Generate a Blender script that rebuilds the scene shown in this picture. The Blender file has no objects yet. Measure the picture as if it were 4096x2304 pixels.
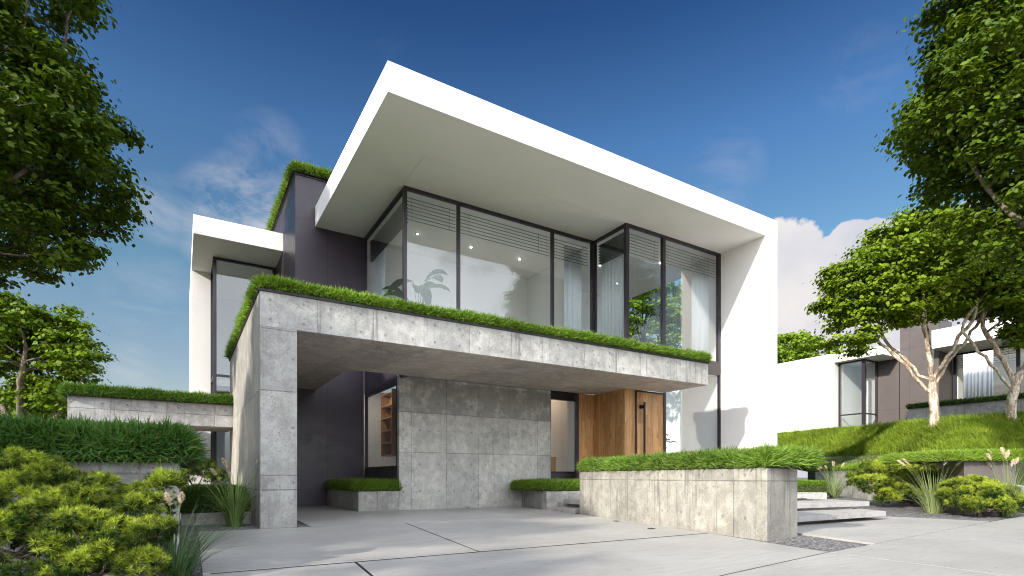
import bpy, math, random
import numpy as np
from math import radians, sin, cos, pi
C = bpy.context.scene.collection
S = bpy.context.scene
random.seed(4); rng = np.random.default_rng(4)
# ------------------------------------------------------------------ camera
cam = bpy.data.cameras.new('camera'); camo = bpy.data.objects.new('camera', cam); C.objects.link(camo)
YAW = .549
camo.location = (0, 0, 1); camo.rotation_euler = (pi/2, 0, -YAW)
cam.sensor_width = 36; cam.lens = 36*2166/4096; cam.shift_y = (1907.9-1152)/4096; cam.shift_x = -.0003
cam.clip_start = .05; cam.clip_end = 3000
S.camera = camo
# ------------------------------------------------------------------ sun and sky
SD = np.array([-3.13, -.84, 1.42]); SD /= np.linalg.norm(SD)
ELEV = math.asin(SD[2]); AZ = math.atan2(SD[0], SD[1])
sun = bpy.data.lights.new('sun', 'SUN'); suno = bpy.data.objects.new('sun', sun); C.objects.link(suno)
sun.energy = 3.6; sun.angle = radians(1.3); sun.color = (1, .93, .82)
from mathutils import Vector, noise as mnoise
suno.rotation_euler = Vector(SD).to_track_quat('Z', 'Y').to_euler(); suno.location = (-30, -10, 30)
S.view_settings.view_transform = 'Standard'; S.view_settings.look = 'None'
S.view_settings.exposure = 1.08; S.view_settings.gamma = 1
S.cycles.max_bounces = 10; S.cycles.transparent_max_bounces = 24; S.cycles.diffuse_bounces = 4
S.cycles.filter_width = 1.1; S.cycles.caustics_reflective = False; S.cycles.caustics_refractive = False

class NT:
    """tiny node helper"""
    def __init__(s, tree): s.t = tree; s.n = tree.nodes; s.l = tree.links
    def node(s, typ, ins=None, **kw):
        n = s.n.new(typ)
        for k, v in kw.items(): setattr(n, k, v)
        for k, v in (ins or {}).items():
            sk = n.inputs[k]
            if isinstance(v, bpy.types.NodeSocket): s.l.new(v, sk)
            else: sk.default_value = v
        return n
    def m(s, op, a, b=0., c=None, clamp=False):
        n = s.n.new('ShaderNodeMath'); n.operation = op; n.use_clamp = clamp
        for i, v in enumerate((a, b, c)):
            if v is None: continue
            if isinstance(v, bpy.types.NodeSocket): s.l.new(v, n.inputs[i])
            else: n.inputs[i].default_value = v
        return n.outputs[0]
    def vm(s, op, a, b=(0, 0, 0)):
        n = s.n.new('ShaderNodeVectorMath'); n.operation = op
        for i, v in enumerate((a, b)):
            if isinstance(v, bpy.types.NodeSocket): s.l.new(v, n.inputs[i])
            else: n.inputs[i].default_value = v
        return n
    def mix(s, f, a, b, blend='MIX'):
        n = s.n.new('ShaderNodeMix'); n.data_type = 'RGBA'; n.blend_type = blend
        for i, v in ((0, f), (6, a), (7, b)):
            if isinstance(v, bpy.types.NodeSocket): s.l.new(v, n.inputs[i])
            else: n.inputs[i].default_value = (*v, 1) if i and len(v) == 3 else v
        return n.outputs[2]
    def noise(s, vec, scale, detail=4, rough=.55, out=0, dist=0.):
        n = s.node('ShaderNodeTexNoise', {'Scale': scale, 'Detail': detail, 'Roughness': rough, 'Distortion': dist})
        if vec is not None: s.l.new(vec, n.inputs['Vector'])
        return n.outputs[out]
    def ramp(s, f, lo, hi, a=0., b=1.):
        n = s.node('ShaderNodeMapRange', {'From Min': lo, 'From Max': hi, 'To Min': a, 'To Max': b}); n.clamp = True
        s.l.new(f, n.inputs['Value']); return n.outputs[0]
    def scale(s, vec, x, y, z): return s.vm('MULTIPLY', vec, (x, y, z)).outputs[0]

w = bpy.data.worlds.new('World'); S.world = w; w.use_nodes = True
t = NT(w.node_tree); t.n.clear()
sky = t.node('ShaderNodeTexSky', sky_type='NISHITA', sun_disc=False, sun_elevation=ELEV, sun_rotation=AZ, altitude=0, air_density=1.25, dust_density=.25, ozone_density=3.2)
D = t.vm('NORMALIZE', t.node('ShaderNodeTexCoord').outputs['Generated']).outputs[0]
sep = t.node('ShaderNodeSeparateXYZ', {0: D}); dz = sep.outputs[2]
# cloud layer projected on a high plane for wisps, and banks of cumulus round the horizon
den = t.m('MAXIMUM', t.m('ADD', dz, .12), .02)
pl = t.node('ShaderNodeCombineXYZ', {0: t.m('DIVIDE', sep.outputs[0], den), 1: t.m('DIVIDE', sep.outputs[1], den), 2: 3.3}).outputs[0]
wn = t.noise(t.scale(pl, 1.3, .8, 1), 1.3, 8, .62, dist=.25)
wisp = t.m('MULTIPLY', t.ramp(wn, .62, .95, 0, .14), t.ramp(dz, .02, .16))
def dirv(px, py):
    u = (px-2049)/2166; v = (1908-py)/2166
    d = np.array([sin(YAW)+u*cos(YAW), cos(YAW)-u*sin(YAW), v]); return tuple(d/np.linalg.norm(d))
def lobe(px, py, cosr0, cosr1):
    return t.ramp(t.vm('DOT_PRODUCT', D, dirv(px, py)).outputs['Value'], cosr0, cosr1)
cn = t.noise(D, 9, 9, .6, dist=.15)
body = lobe(3300, 1560, .975, .992)
for q in ((3120, 1000, .9972, .9996), (3180, 1180, .9955, .9990), (3420, 1200, .9955, .9990), (3400, 985, .9991, .99995), (3620, 1300, .985, .996), (3330, 1090, .9978, .9996), (3500, 960, .9994, .99998)):
    body = t.m('MAXIMUM', body, lobe(*q))
cum = t.ramp(t.m('ADD', body, t.m('MULTIPLY', t.m('SUBTRACT', cn, .5), 1.9)), .40, .52)
# unseen cloud bank behind the camera, added bright to fill the shade
back = t.ramp(t.vm('DOT_PRODUCT', D, (-.40, -.86, .30)).outputs['Value'], .1, .6)
bk = t.m('MULTIPLY', t.ramp(t.m('ADD', t.noise(D, 3.2, 7, .6), t.m('MULTIPLY', back, .3)), .58, .72), t.ramp(dz, .0, .1))
bk = t.m('MULTIPLY', bk, back)
sl = lobe(980, 900, .9945, .9995)
for qx, qy, q0, q1, wt in ((3440, 290, .9985, .99995, .22), (2900, 690, .9980, .9999, .25), (1080, 620, .9980, .9999, .3), (640, 840, .9985, .9999, .5), (530, 1470, .9991, .99998, .6), (600, 1180, .9975, .9999, .35), (1300, 760, .9990, .99995, .4)):
    sl = t.m('MAXIMUM', sl, t.m('MULTIPLY', lobe(qx, qy, q0, q1), wt))
st = t.m('MULTIPLY', sl, t.ramp(t.noise(t.scale(D, 1, 1, 2.2), 9, 7, .62, dist=.5), .40, .74, 0, .72))
cl = t.m('MAXIMUM', t.m('MAXIMUM', wisp, cum), t.m('MAXIMUM', bk, st), clamp=True)
cr_ = t.node('ShaderNodeValToRGB', {0: dz}); el = cr_.color_ramp.elements   # clearer, deeper air towards the zenith
el[0].position = .06; el[0].color = (.49, .425, .39, 1); el[1].position = .70; el[1].color = (.077, .154, .266, 1)
for p_, c_ in ((.186, (.443, .40, .392)), (.328, (.342, .414, .403)), (.511, (.228, .336, .434)), (.644, (.095, .18, .294))): el.new(p_).color = (*c_, 1)
skyc = t.mix(1., sky.outputs[0], cr_.outputs[0], 'MULTIPLY')
cshade = t.mix(t.ramp(t.noise(D, 5, 5), .3, .7), (1.9, 2.0, 2.35), (3.1, 2.9, 2.75))
cshade = t.mix(bk, cshade, (8.7, 9.1, 9.9))
col = t.mix(cl, skyc, cshade)
bg = t.node('ShaderNodeBackground', {'Color': col, 'Strength': .15}); o = t.node('ShaderNodeOutputWorld', {0: bg.outputs[0]})

# ------------------------------------------------------------------ materials
def mat(name):
    m = bpy.data.materials.new(name); m.use_nodes = True; t = NT(m.node_tree)
    b = t.n['Principled BSDF']; pos = t.node('ShaderNodeNewGeometry').outputs['Position']
    return m, t, b, pos
def setc(t, b, c, rough=.6, bump=None, bs=.3, bd=.01):
    if isinstance(c, bpy.types.NodeSocket): t.l.new(c, b.inputs['Base Color'])
    else: b.inputs['Base Color'].default_value = (*c, 1)
    if isinstance(rough, bpy.types.NodeSocket): t.l.new(rough, b.inputs['Roughness'])
    else: b.inputs['Roughness'].default_value = rough
    if bump is not None:
        n = t.node('ShaderNodeBump', {'Height': bump, 'Strength': bs, 'Distance': bd}); t.l.new(n.outputs[0], b.inputs['Normal'])

def plaster():
    m, t, b, p = mat('white_plaster')
    n = t.noise(p, .7, 4); f = t.noise(p, 60, 3)
    c = t.mix(t.ramp(n, .3, .7), (.85, .83, .81), (.90, .875, .855))
    setc(t, b, c, .75, f, .35, .006); return m
def cladding():
    m, t, b, p = mat('dark_cladding')
    n = t.noise(p, 1.3, 3)
    setc(t, b, t.mix(n, (.030, .022, .034), (.042, .031, .045)), t.ramp(t.noise(p, 3, 3), .3, .7, .34, .46), t.noise(p, 25, 2), .08, .002)
    return m
def concrete(name, jx=None, jz=(), along=(1, 0), base=(.40, .395, .375), dark=(.20, .195, .19), board=False, stain=.5, seed=0., topdark=None):
    """board-marked grey concrete; jx = (offset, spacing) of upright joints along a direction, jz = heights of level joints"""
    m, t, b, p0 = mat(name)
    p = t.vm('ADD', p0, (seed, seed*1.7, 0)).outputs[0]
    s0 = t.node('ShaderNodeSeparateXYZ', {0: p0}); x, y, z = s0.outputs
    a = t.m('ADD', t.m('MULTIPLY', x, along[0]), t.m('MULTIPLY', y, along[1]))
    big = t.noise(p, .9, 6, .62, dist=.6); med = t.noise(p, 4.5, 6, .65); fine = t.noise(p, 34, 4, .6)
    f = t.m('ADD', t.m('MULTIPLY', t.ramp(big, .36, .66), .55), t.m('MULTIPLY', t.ramp(med, .44, .60), .45))
    c = t.mix(f, dark, base)
    c = t.mix(t.ramp(fine, .3, .7), c, t.mix(1., c, (1.22, 1.22, 1.21), 'MULTIPLY'))
    # blotches with crisp edges, as cement bloom leaves
    bl = t.m('MULTIPLY', t.ramp(t.noise(p, 2.3, 10, .72), .53, .56), t.ramp(t.noise(p, .5, 2), .4, .6))
    c = t.mix(t.m('MULTIPLY', bl, .62), c, tuple(v*.50 for v in base))
    b2 = t.m('MULTIPLY', t.ramp(t.noise(p, 6.5, 9, .75), .55, .575), t.ramp(t.noise(p, 1.1, 2), .42, .58))
    c = t.mix(t.m('MULTIPLY', b2, .55), c, tuple(v*.58 for v in base))
    sp = t.m('MULTIPLY', t.ramp(t.noise(p, 21, 3, .6), .56, .60), t.ramp(t.noise(p, 1.6, 4), .40, .62))
    c = t.mix(t.m('MULTIPLY', sp, .5), c, tuple(v*.42 for v in base))
    sp2 = t.ramp(t.noise(p, 13, 5, .7), .60, .64); c = t.mix(t.m('MULTIPLY', sp2, .3), c, tuple(min(1, v*1.35) for v in base))
    # rain streaks
    sv = t.noise(t.scale(p, 9, 9, .55), 1, 4, .6)
    c = t.mix(t.ramp(sv, .56, .74, 0, stain), c, (.13, .125, .115))
    if board:
        bw = t.m('FLOOR', t.m('MULTIPLY', a, 6.5)); wn_ = t.node('ShaderNodeTexWhiteNoise', {'W': bw}, noise_dimensions='1D').outputs[0]
        c = t.mix(t.ramp(wn_, 0, 1, 0, .45), c, (.24, .22, .19))
        c = t.mix(t.ramp(t.noise(t.scale(p, 22, 22, .5), 1, 3), .5, .75, 0, .5), c, (.18, .17, .15))
    if jx:
        pid = t.m('FLOOR', t.m('DIVIDE', t.m('SUBTRACT', a, jx[0]), jx[1]))
        for i_, zj in enumerate(jz): pid = t.m('ADD', pid, t.m('MULTIPLY', t.m('GREATER_THAN', z, zj), 13.7+i_))
        pt = t.node('ShaderNodeTexWhiteNoise', {'W': pid}, noise_dimensions='1D').outputs[0]
        c = t.mix(1., c, t.mix(pt, (.84, .845, .85), (1.08, 1.07, 1.05)), 'MULTIPLY')
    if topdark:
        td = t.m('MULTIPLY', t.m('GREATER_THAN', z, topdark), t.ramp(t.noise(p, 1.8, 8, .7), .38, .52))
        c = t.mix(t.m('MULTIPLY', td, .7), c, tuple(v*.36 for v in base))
    # pores
    vo = t.node('ShaderNodeTexVoronoi', {'Scale': 17.}); t.l.new(p, vo.inputs['Vector'])
    sel = t.ramp(t.node('ShaderNodeSeparateColor', {0: vo.outputs['Color']}).outputs[0], .72, .74)
    pore = t.m('MULTIPLY', sel, t.ramp(vo.outputs['Distance'], .12, .2, 1, 0))
    c = t.mix(t.m('MULTIPLY', pore, .65), c, (.07, .068, .065))
    h = t.m('ADD', t.m('MULTIPLY', fine, .3), t.m('MULTIPLY', pore, -1.))
    joint = None
    wob = t.m('MULTIPLY', t.m('SUBTRACT', t.noise(p, 14, 3), .5), .02)
    if jx:
        u = t.m('SUBTRACT', t.m('ADD', a, wob), jx[0]-jx[1]/2); r = t.m('ABSOLUTE', t.m('SUBTRACT', t.m('FLOORED_MODULO', u, jx[1]), jx[1]/2))
        joint = t.ramp(r, .004, .012, 1, 0)
        if len(jx) > 2:   # tie holes, in pairs on each side of the joints
            ru = t.m('SUBTRACT', t.m('ABSOLUTE', t.m('SUBTRACT', t.m('FLOORED_MODULO', t.m('SUBTRACT', a, jx[0]), jx[1]), jx[1]/2)), jx[1]*.27)
            for zt in jx[2]:
                dd = t.m('SQRT', t.m('ADD', t.m('POWER', ru, 2.), t.m('POWER', t.m('SUBTRACT', z, zt), 2.)))
                hole = t.ramp(dd, .019, .03, 1, 0); ring = t.m('MULTIPLY', t.ramp(dd, .03, .05, 1, 0), .35)
                c = t.mix(t.m('MAXIMUM', t.m('MULTIPLY', hole, .6), t.m('MULTIPLY', ring, .7)), c, (.13, .128, .12))
                h = t.m('SUBTRACT', h, hole)
    for zj in jz:
        r = t.m('ABSOLUTE', t.m('SUBTRACT', t.m('ADD', z, wob), zj)); q = t.ramp(r, .005, .016, 1, 0)
        joint = q if joint is None else t.m('MAXIMUM', joint, q)
    if joint is not None:
        jn = t.m('MULTIPLY', joint, t.ramp(t.noise(p, 3, 4), .35, .65, .12, .7))
        c = t.mix(jn, c, (.09, .085, .078)); h = t.m('SUBTRACT', h, t.m('MULTIPLY', joint, 1.3))
    setc(t, b, c, t.ramp(med, .3, .7, .5, .75), h, .55, .012)
    return m
def paving():
    m, t, b, p = mat('pale_paving')
    big = t.noise(p, .55, 5, .6, dist=.5); st = t.noise(t.scale(p, .9, 5, 1), 2.2, 6, .65)
    c = t.mix(t.ramp(big, .36, .64), (.35, .34, .325), (.42, .41, .393))
    c = t.mix(t.ramp(st, .5, .72, 0, .45), c, (.26, .255, .25))
    vo = t.node('ShaderNodeTexVoronoi', {'Scale': 13.}); t.l.new(t.scale(p, .6, 1.3, 1), vo.inputs['Vector'])
    sel = t.ramp(t.node('ShaderNodeSeparateColor', {0: vo.outputs['Color']}).outputs[0], .8, .82)
    pore = t.m('MULTIPLY', sel, t.ramp(vo.outputs['Distance'], .10, .2, 1, 0))
    c = t.mix(t.m('MULTIPLY', pore, .75), c, (.12, .115, .11))
    fine = t.noise(p, 45, 3)
    c = t.mix(t.ramp(fine, .35, .65, 0, .12), c, (.30, .29, .28))
    setc(t, b, c, t.ramp(st, .3, .7, .38, .6), t.m('SUBTRACT', t.m('MULTIPLY', fine, .3), pore), .3, .006); return m
def gravel():
    m, t, b, p = mat('grey_gravel')
    vo = t.node('ShaderNodeTexVoronoi', {'Scale': 26.}); t.l.new(t.vm('ADD', p, t.vm('MULTIPLY', t.noise(p, 9, 2, out=1), (.06, .06, .06)).outputs[0]).outputs[0], vo.inputs['Vector'])
    r = t.node('ShaderNodeSeparateColor', {0: vo.outputs['Color']}).outputs[0]
    c = t.mix(r, (.10, .10, .115), (.44, .42, .41)); c = t.mix(t.ramp(vo.outputs['Distance'], .3, .75, 0, .85), c, (.04, .04, .045))
    setc(t, b, c, .7, t.m('SUBTRACT', 1., vo.outputs['Distance']), 1., .03); return m
def wood(name='oak_planks', along=(1, 0), tint=1.):
    m, t, b, p = mat(name)
    x, y, z = t.node('ShaderNodeSeparateXYZ', {0: p}).outputs
    a = t.m('ADD', t.m('MULTIPLY', x, along[0]), t.m('MULTIPLY', y, along[1]))
    u = t.m('DIVIDE', a, .125); fu = t.m('FLOOR', u)
    off = t.node('ShaderNodeTexWhiteNoise', {'W': fu}, noise_dimensions='1D').outputs[0]
    v = t.m('ADD', t.m('DIVIDE', z, 1.25), t.m('MULTIPLY', off, 7.)); fv = t.m('FLOOR', v)
    idv = t.node('ShaderNodeCombineXYZ', {0: fu, 1: fv, 2: 0.}).outputs[0]
    r = t.node('ShaderNodeTexWhiteNoise', {0: idv}, noise_dimensions='3D').outputs[0]
    gp = t.node('ShaderNodeCombineXYZ', {0: t.m('MULTIPLY', a, 16.), 1: t.m('MULTIPLY', r, 30.), 2: t.m('MULTIPLY', z, .9)}).outputs[0]
    g = t.noise(gp, 1.4, 6, .6, dist=1.4); gf = t.noise(t.scale(gp, 5, 1, 2.2), 2., 4, .6)
    c = t.mix(t.ramp(r, 0, 1), (.44*tint, .225*tint, .08*tint), (.66*tint, .38*tint, .155*tint))
    c = t.mix(t.ramp(g, .45, .7, 0, .7), c, (.17*tint, .085*tint, .035*tint)); c = t.mix(t.ramp(gf, .5, .8, 0, .45), c, (.12, .06, .03))
    kn = t.node('ShaderNodeTexVoronoi', {'Scale': 1.}); t.l.new(t.node('ShaderNodeCombineXYZ', {0: t.m('MULTIPLY', a, 3.3), 1: 0., 2: t.m('MULTIPLY', z, 1.5)}).outputs[0], kn.inputs['Vector'])
    c = t.mix(t.ramp(kn.outputs['Distance'], .03, .13, .75, 0), c, (.08, .04, .02))
    fr = t.m('FRACT', u); e = t.m('MINIMUM', fr, t.m('SUBTRACT', 1., fr)); fr2 = t.m('FRACT', v); e2 = t.m('MULTIPLY', t.m('MINIMUM', fr2, t.m('SUBTRACT', 1., fr2)), 10.)
    gap = t.ramp(t.m('MINIMUM', e, e2), .01, .035, 1, 0)
    c = t.mix(t.m('MULTIPLY', gap, .6), c, (.05, .025, .012))
    setc(t, b, c, .42, t.m('SUBTRACT', g, gap), .25, .006); return m
def simple(name, c, rough=.5, metal=0., var=.12, sc=8):
    m, t, b, p = mat(name)
    n = t.noise(p, sc, 4)
    setc(t, b, t.mix(t.ramp(n, .3, .7), tuple(v*(1-var) for v in c), tuple(min(1, v*(1+var)) for v in c)), rough, n, .1, .004)
    b.inputs['Metallic'].default_value = metal; return m
def glass(name, tint=(.93, .96, .97), refl=.07):
    m = bpy.data.materials.new(name); m.use_nodes = True; t = NT(m.node_tree); t.n.clear()
    f = t.node('ShaderNodeLayerWeight', {'Blend': .5}).outputs['Facing']
    fac = t.m('ADD', refl, t.m('MULTIPLY', t.m('POWER', f, 4.), .9), clamp=True)
    tr = t.node('ShaderNodeBsdfTransparent', {0: (*tint, 1)}); gl = t.node('ShaderNodeBsdfGlossy', {'Roughness': 0., 'Color': (1, 1, 1, 1)})
    mx = t.node('ShaderNodeMixShader', {0: fac, 1: tr.outputs[0], 2: gl.outputs[0]}); t.node('ShaderNodeOutputMaterial', {0: mx.outputs[0]}); return m
def foliage(name, trans=.35, rough=.5, tmul=(1.3, 1.5, .5), spec=.5):
    m = bpy.data.materials.new(name); m.use_nodes = True; t = NT(m.node_tree); b = t.n['Principled BSDF']
    a = t.node('ShaderNodeAttribute', attribute_name='tint').outputs['Color']
    t.l.new(a, b.inputs['Base Color']); b.inputs['Roughness'].default_value = rough; b.inputs['Specular IOR Level'].default_value = spec
    tl = t.node('ShaderNodeBsdfTranslucent', {0: t.mix(1., a, tmul, 'MULTIPLY')})
    mx = t.node('ShaderNodeMixShader', {0: trans, 1: b.outputs[0], 2: tl.outputs[0]}); t.l.new(mx.outputs[0], t.n['Material Output'].inputs[0]); return m
def bark(name, pale=False):
    m, t, b, p = mat(name)
    n = t.noise(t.scale(p, 1, 1, .35), 9, 6, .65, dist=.8); n2 = t.noise(t.scale(p, 1, 1, .5), 30, 4)
    c = t.mix(t.ramp(n, .44, .58), (.30, .20, .12), (.62, .58, .50)) if pale else t.mix(t.ramp(n, .35, .65), (.07, .05, .04), (.22, .18, .14))
    c = t.mix(t.ramp(n2, .5, .75, 0, .6), c, (.14, .09, .055) if pale else (.04, .03, .025))
    setc(t, b, c, .85, t.m('ADD', n, n2), .8, .02); return m
def emit(name, c, s):
    m = bpy.data.materials.new(name); m.use_nodes = True; t = NT(m.node_tree); t.n.clear()
    e = t.node('ShaderNodeEmission', {0: (*c, 1), 1: s}); t.node('ShaderNodeOutputMaterial', {0: e.outputs[0]}); return m

M = dict(plaster=plaster(), clad=cladding(), paving=paving(), gravel=gravel(),
    oakx=wood('oak_planks', (1, 0)), oaky=wood('oak_planks_side', (0, 1)), shelf=simple('shelf_wood', (.42, .25, .10), .45),
    frame=simple('window_frame_metal', (.020, .015, .022), .35), glass=glass('window_glass', refl=.062), glass2=glass('clear_glass', (.95, .97, .97), .09),
    trim=simple('black_trim', (.012, .011, .011), .5), handle=simple('black_metal', (.015, .015, .018), .3, .6),
    interior=simple('interior_paint', (.88, .88, .89), .8, 0, .02, 2), cloth=simple('curtain_cloth', (.80, .82, .84), .85, 0, .04),
    slat=simple('blind_slat', (.05, .047, .047), .5, 0, .05), floorwood=simple('floor_boards', (.55, .50, .44), .4),
    seam=simple('soffit_seam', (.66, .66, .63), .8), soil=simple('turf_soil', (.02, .03, .008), .95, 0, .4, 14),
    grass=foliage('grass_blades', .28, .5, (1.3, 1.3, .4), .3), leaf=foliage('leaves', .32, .55, (1.3, 1.25, .25), .22), needle=foliage('pine_needles', .25, .5, (1.2, 1.3, .5), .3),
    plume=foliage('plume_bristles', .35, .8, (1.1, 1.05, .9), .1), bark=bark('dark_bark'), bark2=bark('pale_bark', True),
    spot=emit('spot_lamp', (1, .93, .84), 240), unseen_lamp=emit('unseen_low_lamp', (1, .84, .68), 800), warm=simple('warm_paint', (.80, .68, .58), .8, 0, .03, 2), stone=simple('pale_boulder', (.52, .50, .48), .8, 0, .2, 5), steel=simple('lamp_steel', (.5, .5, .5), .3, .8),
    box=simple('brown_planter_panel', (.105, .088, .085), .4, 0, .06, 2), pot=simple('pot_glaze', (.1, .1, .11), .4))
M['cfront'] = concrete('canopy_concrete', (3.63, 1.19, (4.55, 4.16)), (), base=(.47, .465, .447), dark=(.26, .257, .247), stain=.8, seed=2.)
M['cpillar'] = concrete('pillar_concrete', (1.68-.34, 2.7, (4.2, 3.4, 2.0, .88)), (3.97, 2.733, 1.025, .733), base=(.40, .398, .38), dark=(.25, .248, .236), seed=5., stain=.55)
M['cside'] = concrete('side_wall_concrete', (.2, 2.1), (2.733, .73), (0, 1), base=(.40, .385, .36), dark=(.23, .215, .2), board=True, seed=9.)
M['csoffit'] = concrete('canopy_underside_concrete', (3.63, 1.19), (), (.92, .12), base=(.62, .555, .50), dark=(.38, .33, .295), seed=11., stain=0)
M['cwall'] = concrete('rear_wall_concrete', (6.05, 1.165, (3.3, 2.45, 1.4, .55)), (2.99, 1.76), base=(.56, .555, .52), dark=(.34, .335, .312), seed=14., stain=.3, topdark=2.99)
M['cplant'] = concrete('planter_concrete', (.55, 1.16, (1.03, .3)), (.93,), (.2, .98), base=(.36, .348, .312), dark=(.205, .195, .172), seed=19., stain=.9)
M['clow'] = concrete('low_planter_concrete', (.3, .62, ()), (), (.7, .7), base=(.42, .41, .385), dark=(.22, .215, .2), seed=23., stain=.4)
M['cleft'] = concrete('left_canopy_concrete', (-1.54, 1.2, (2.98,)), (2.83,), base=(.47, .465, .455), dark=(.27, .265, .26), seed=27., stain=.75)
M['cleftp'] = concrete('left_planter_concrete', (-.45, 1.3, ()), (1.04,), base=(.42, .415, .40), dark=(.19, .185, .18), seed=31., stain=.8)
M['cgarden'] = concrete('garden_wall_concrete', (.4, 1.2, (1.0, .55)), (.95,), (.73, .68), base=(.50, .485, .45), dark=(.30, .29, .265), seed=37.)
M['step'] = concrete('step_concrete', None, (), base=(.37, .36, .345), dark=(.29, .28, .27), seed=41., stain=0)
M['riser'] = concrete('riser_concrete', (.3, .62), (), (.97, .2), base=(.24, .235, .22), dark=(.12, .118, .11), seed=43., stain=.1)
def seamed(name, jx, jz, along):
    m = M['clad'].copy(); m.name = name; t = NT(m.node_tree); b = t.n['Principled BSDF']
    p = t.node('ShaderNodeNewGeometry').outputs['Position']; x, y, z = t.node('ShaderNodeSeparateXYZ', {0: p}).outputs
    j = None
    for v, L in ((t.m('ADD', t.m('MULTIPLY', x, along[0]), t.m('MULTIPLY', y, along[1])), jx), (z, jz)):
        for q in L:
            r = t.ramp(t.m('ABSOLUTE', t.m('SUBTRACT', v, q)), .004, .009, 1, 0); j = r if j is None else t.m('MAXIMUM', j, r)
    c0 = b.inputs['Base Color'].links[0].from_socket
    t.l.new(t.mix(j, c0, (.008, .006, .008)), b.inputs['Base Color']); return m
M['cladx'] = seamed('dark_cladding_front', (4.38, 5.57), (2.289, 7.05, 9.85), (1, 0))
M['clady'] = seamed('dark_cladding_side', (21.5, 23.5, 15.78, 17.5), (2.289, 9.85, 5.77), (0, 1))

# ------------------------------------------------------------------ object helpers
def tag(o, label=None, cat=None, group=None, kind=None):
    for k, v in (('label', label), ('category', cat), ('group', group), ('kind', kind)):
        if v: o[k] = v
    return o
def empty(name, loc, label, cat, group=None, rz=0):
    o = bpy.data.objects.new(name, None); C.objects.link(o); o.location = loc; o.rotation_euler = (0, 0, rz); o.empty_display_size = .2
    return tag(o, label, cat, group)
def link(name, me, parent=None, m=None):
    o = bpy.data.objects.new(name, me); C.objects.link(o)
    if m is not None:
        for q in (m if isinstance(m, (list, tuple)) else [m]): me.materials.append(q)
    if parent is not None:
        o.parent = parent
        par = parent
        mw = Vector((0, 0, 0)); rz = 0
        chain = []
        while par is not None: chain.append(par); par = par.parent
        from mathutils import Matrix
        W = Matrix.Identity(4)
        for q in reversed(chain): W = W @ (Matrix.Translation(q.location) @ q.rotation_euler.to_matrix().to_4x4())
        o.matrix_parent_inverse = Matrix.Identity(4)
        # meshes are written in world coordinates; keep them there
        L = W.inverted(); me.transform(L)
    return o
class MB:
    def __init__(s): s.v = []; s.f = []; s.mi = []
    def add(s, V, F, mi=0):
        k = len(s.v); s.v += [tuple(map(float, q)) for q in V]; s.f += [tuple(i+k for i in f) for f in F]; s.mi += [mi]*len(F); return s
    def box(s, x0, y0, z0, x1, y1, z1, mi=0):
        V = [(x0, y0, z0), (x1, y0, z0), (x1, y1, z0), (x0, y1, z0), (x0, y0, z1), (x1, y0, z1), (x1, y1, z1), (x0, y1, z1)]
        F = [(0, 3, 2, 1), (4, 5, 6, 7), (0, 1, 5, 4), (1, 2, 6, 5), (2, 3, 7, 6), (3, 0, 4, 7)]
        return s.add(V, F, mi)
    def prism(s, poly, z0, z1, mi=0, top=None):
        n = len(poly); a = sum(poly[i][0]*poly[(i+1) % n][1]-poly[(i+1) % n][0]*poly[i][1] for i in range(n))
        if a < 0: poly = poly[::-1]
        V = [(x, y, z0) for x, y in poly]+[(x, y, z1) for x, y in poly]
        k = len(s.v); s.add(V, [tuple(range(n-1, -1, -1))], mi); base = k
        s.f.append(tuple(range(base+n, base+2*n))); s.mi.append(mi if top is None else top)
        for i in range(n):
            j = (i+1) % n; s.f.append((base+i, base+j, base+n+j, base+n+i)); s.mi.append(mi)
        return s
    def tube(s, pts, radii, sides=6, mi=0, cap=True):
        pts = [Vector(p) for p in pts]; n = len(pts); k = len(s.v); up = None
        for i, p in enumerate(pts):
            d = (pts[min(i+1, n-1)]-pts[max(i-1, 0)]); d = d.normalized() if d.length > 1e-9 else Vector((0, 0, 1))
            if up is None: up = d.orthogonal().normalized()
            up = (up-d*up.dot(d)); up = up.normalized() if up.length > 1e-6 else d.orthogonal().normalized()
            sd = d.cross(up)
            for j in range(sides):
                a = 2*pi*j/sides; q = p+(up*cos(a)+sd*sin(a))*radii[i]; s.v.append((q.x, q.y, q.z))
        for i in range(n-1):
            for j in range(sides):
                j2 = (j+1) % sides; s.f.append((k+i*sides+j, k+i*sides+j2, k+(i+1)*sides+j2, k+(i+1)*sides+j)); s.mi.append(mi)
        if cap:
            s.f.append(tuple(k+j for j in range(sides))[::-1]); s.f.append(tuple(k+(n-1)*sides+j for j in range(sides))); s.mi += [mi, mi]
        return s
    def build(s, name, m, parent=None, smooth=False, bevel=0):
        me = bpy.data.meshes.new(name); me.from_pydata(s.v, [], s.f)
        me.polygons.foreach_set('material_index', s.mi)
        if smooth: me.polygons.foreach_set('use_smooth', [True]*len(s.f))
        me.update(); o = link(name, me, parent, m)
        if bevel:
            b = o.modifiers.new('bevel', 'BEVEL'); b.width = bevel; b.segments = 2; b.limit_method = 'ANGLE'
        return o
def box(name, m, parent, *a, bevel=0): return MB().box(*a).build(name, m, parent, bevel=bevel)
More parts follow.
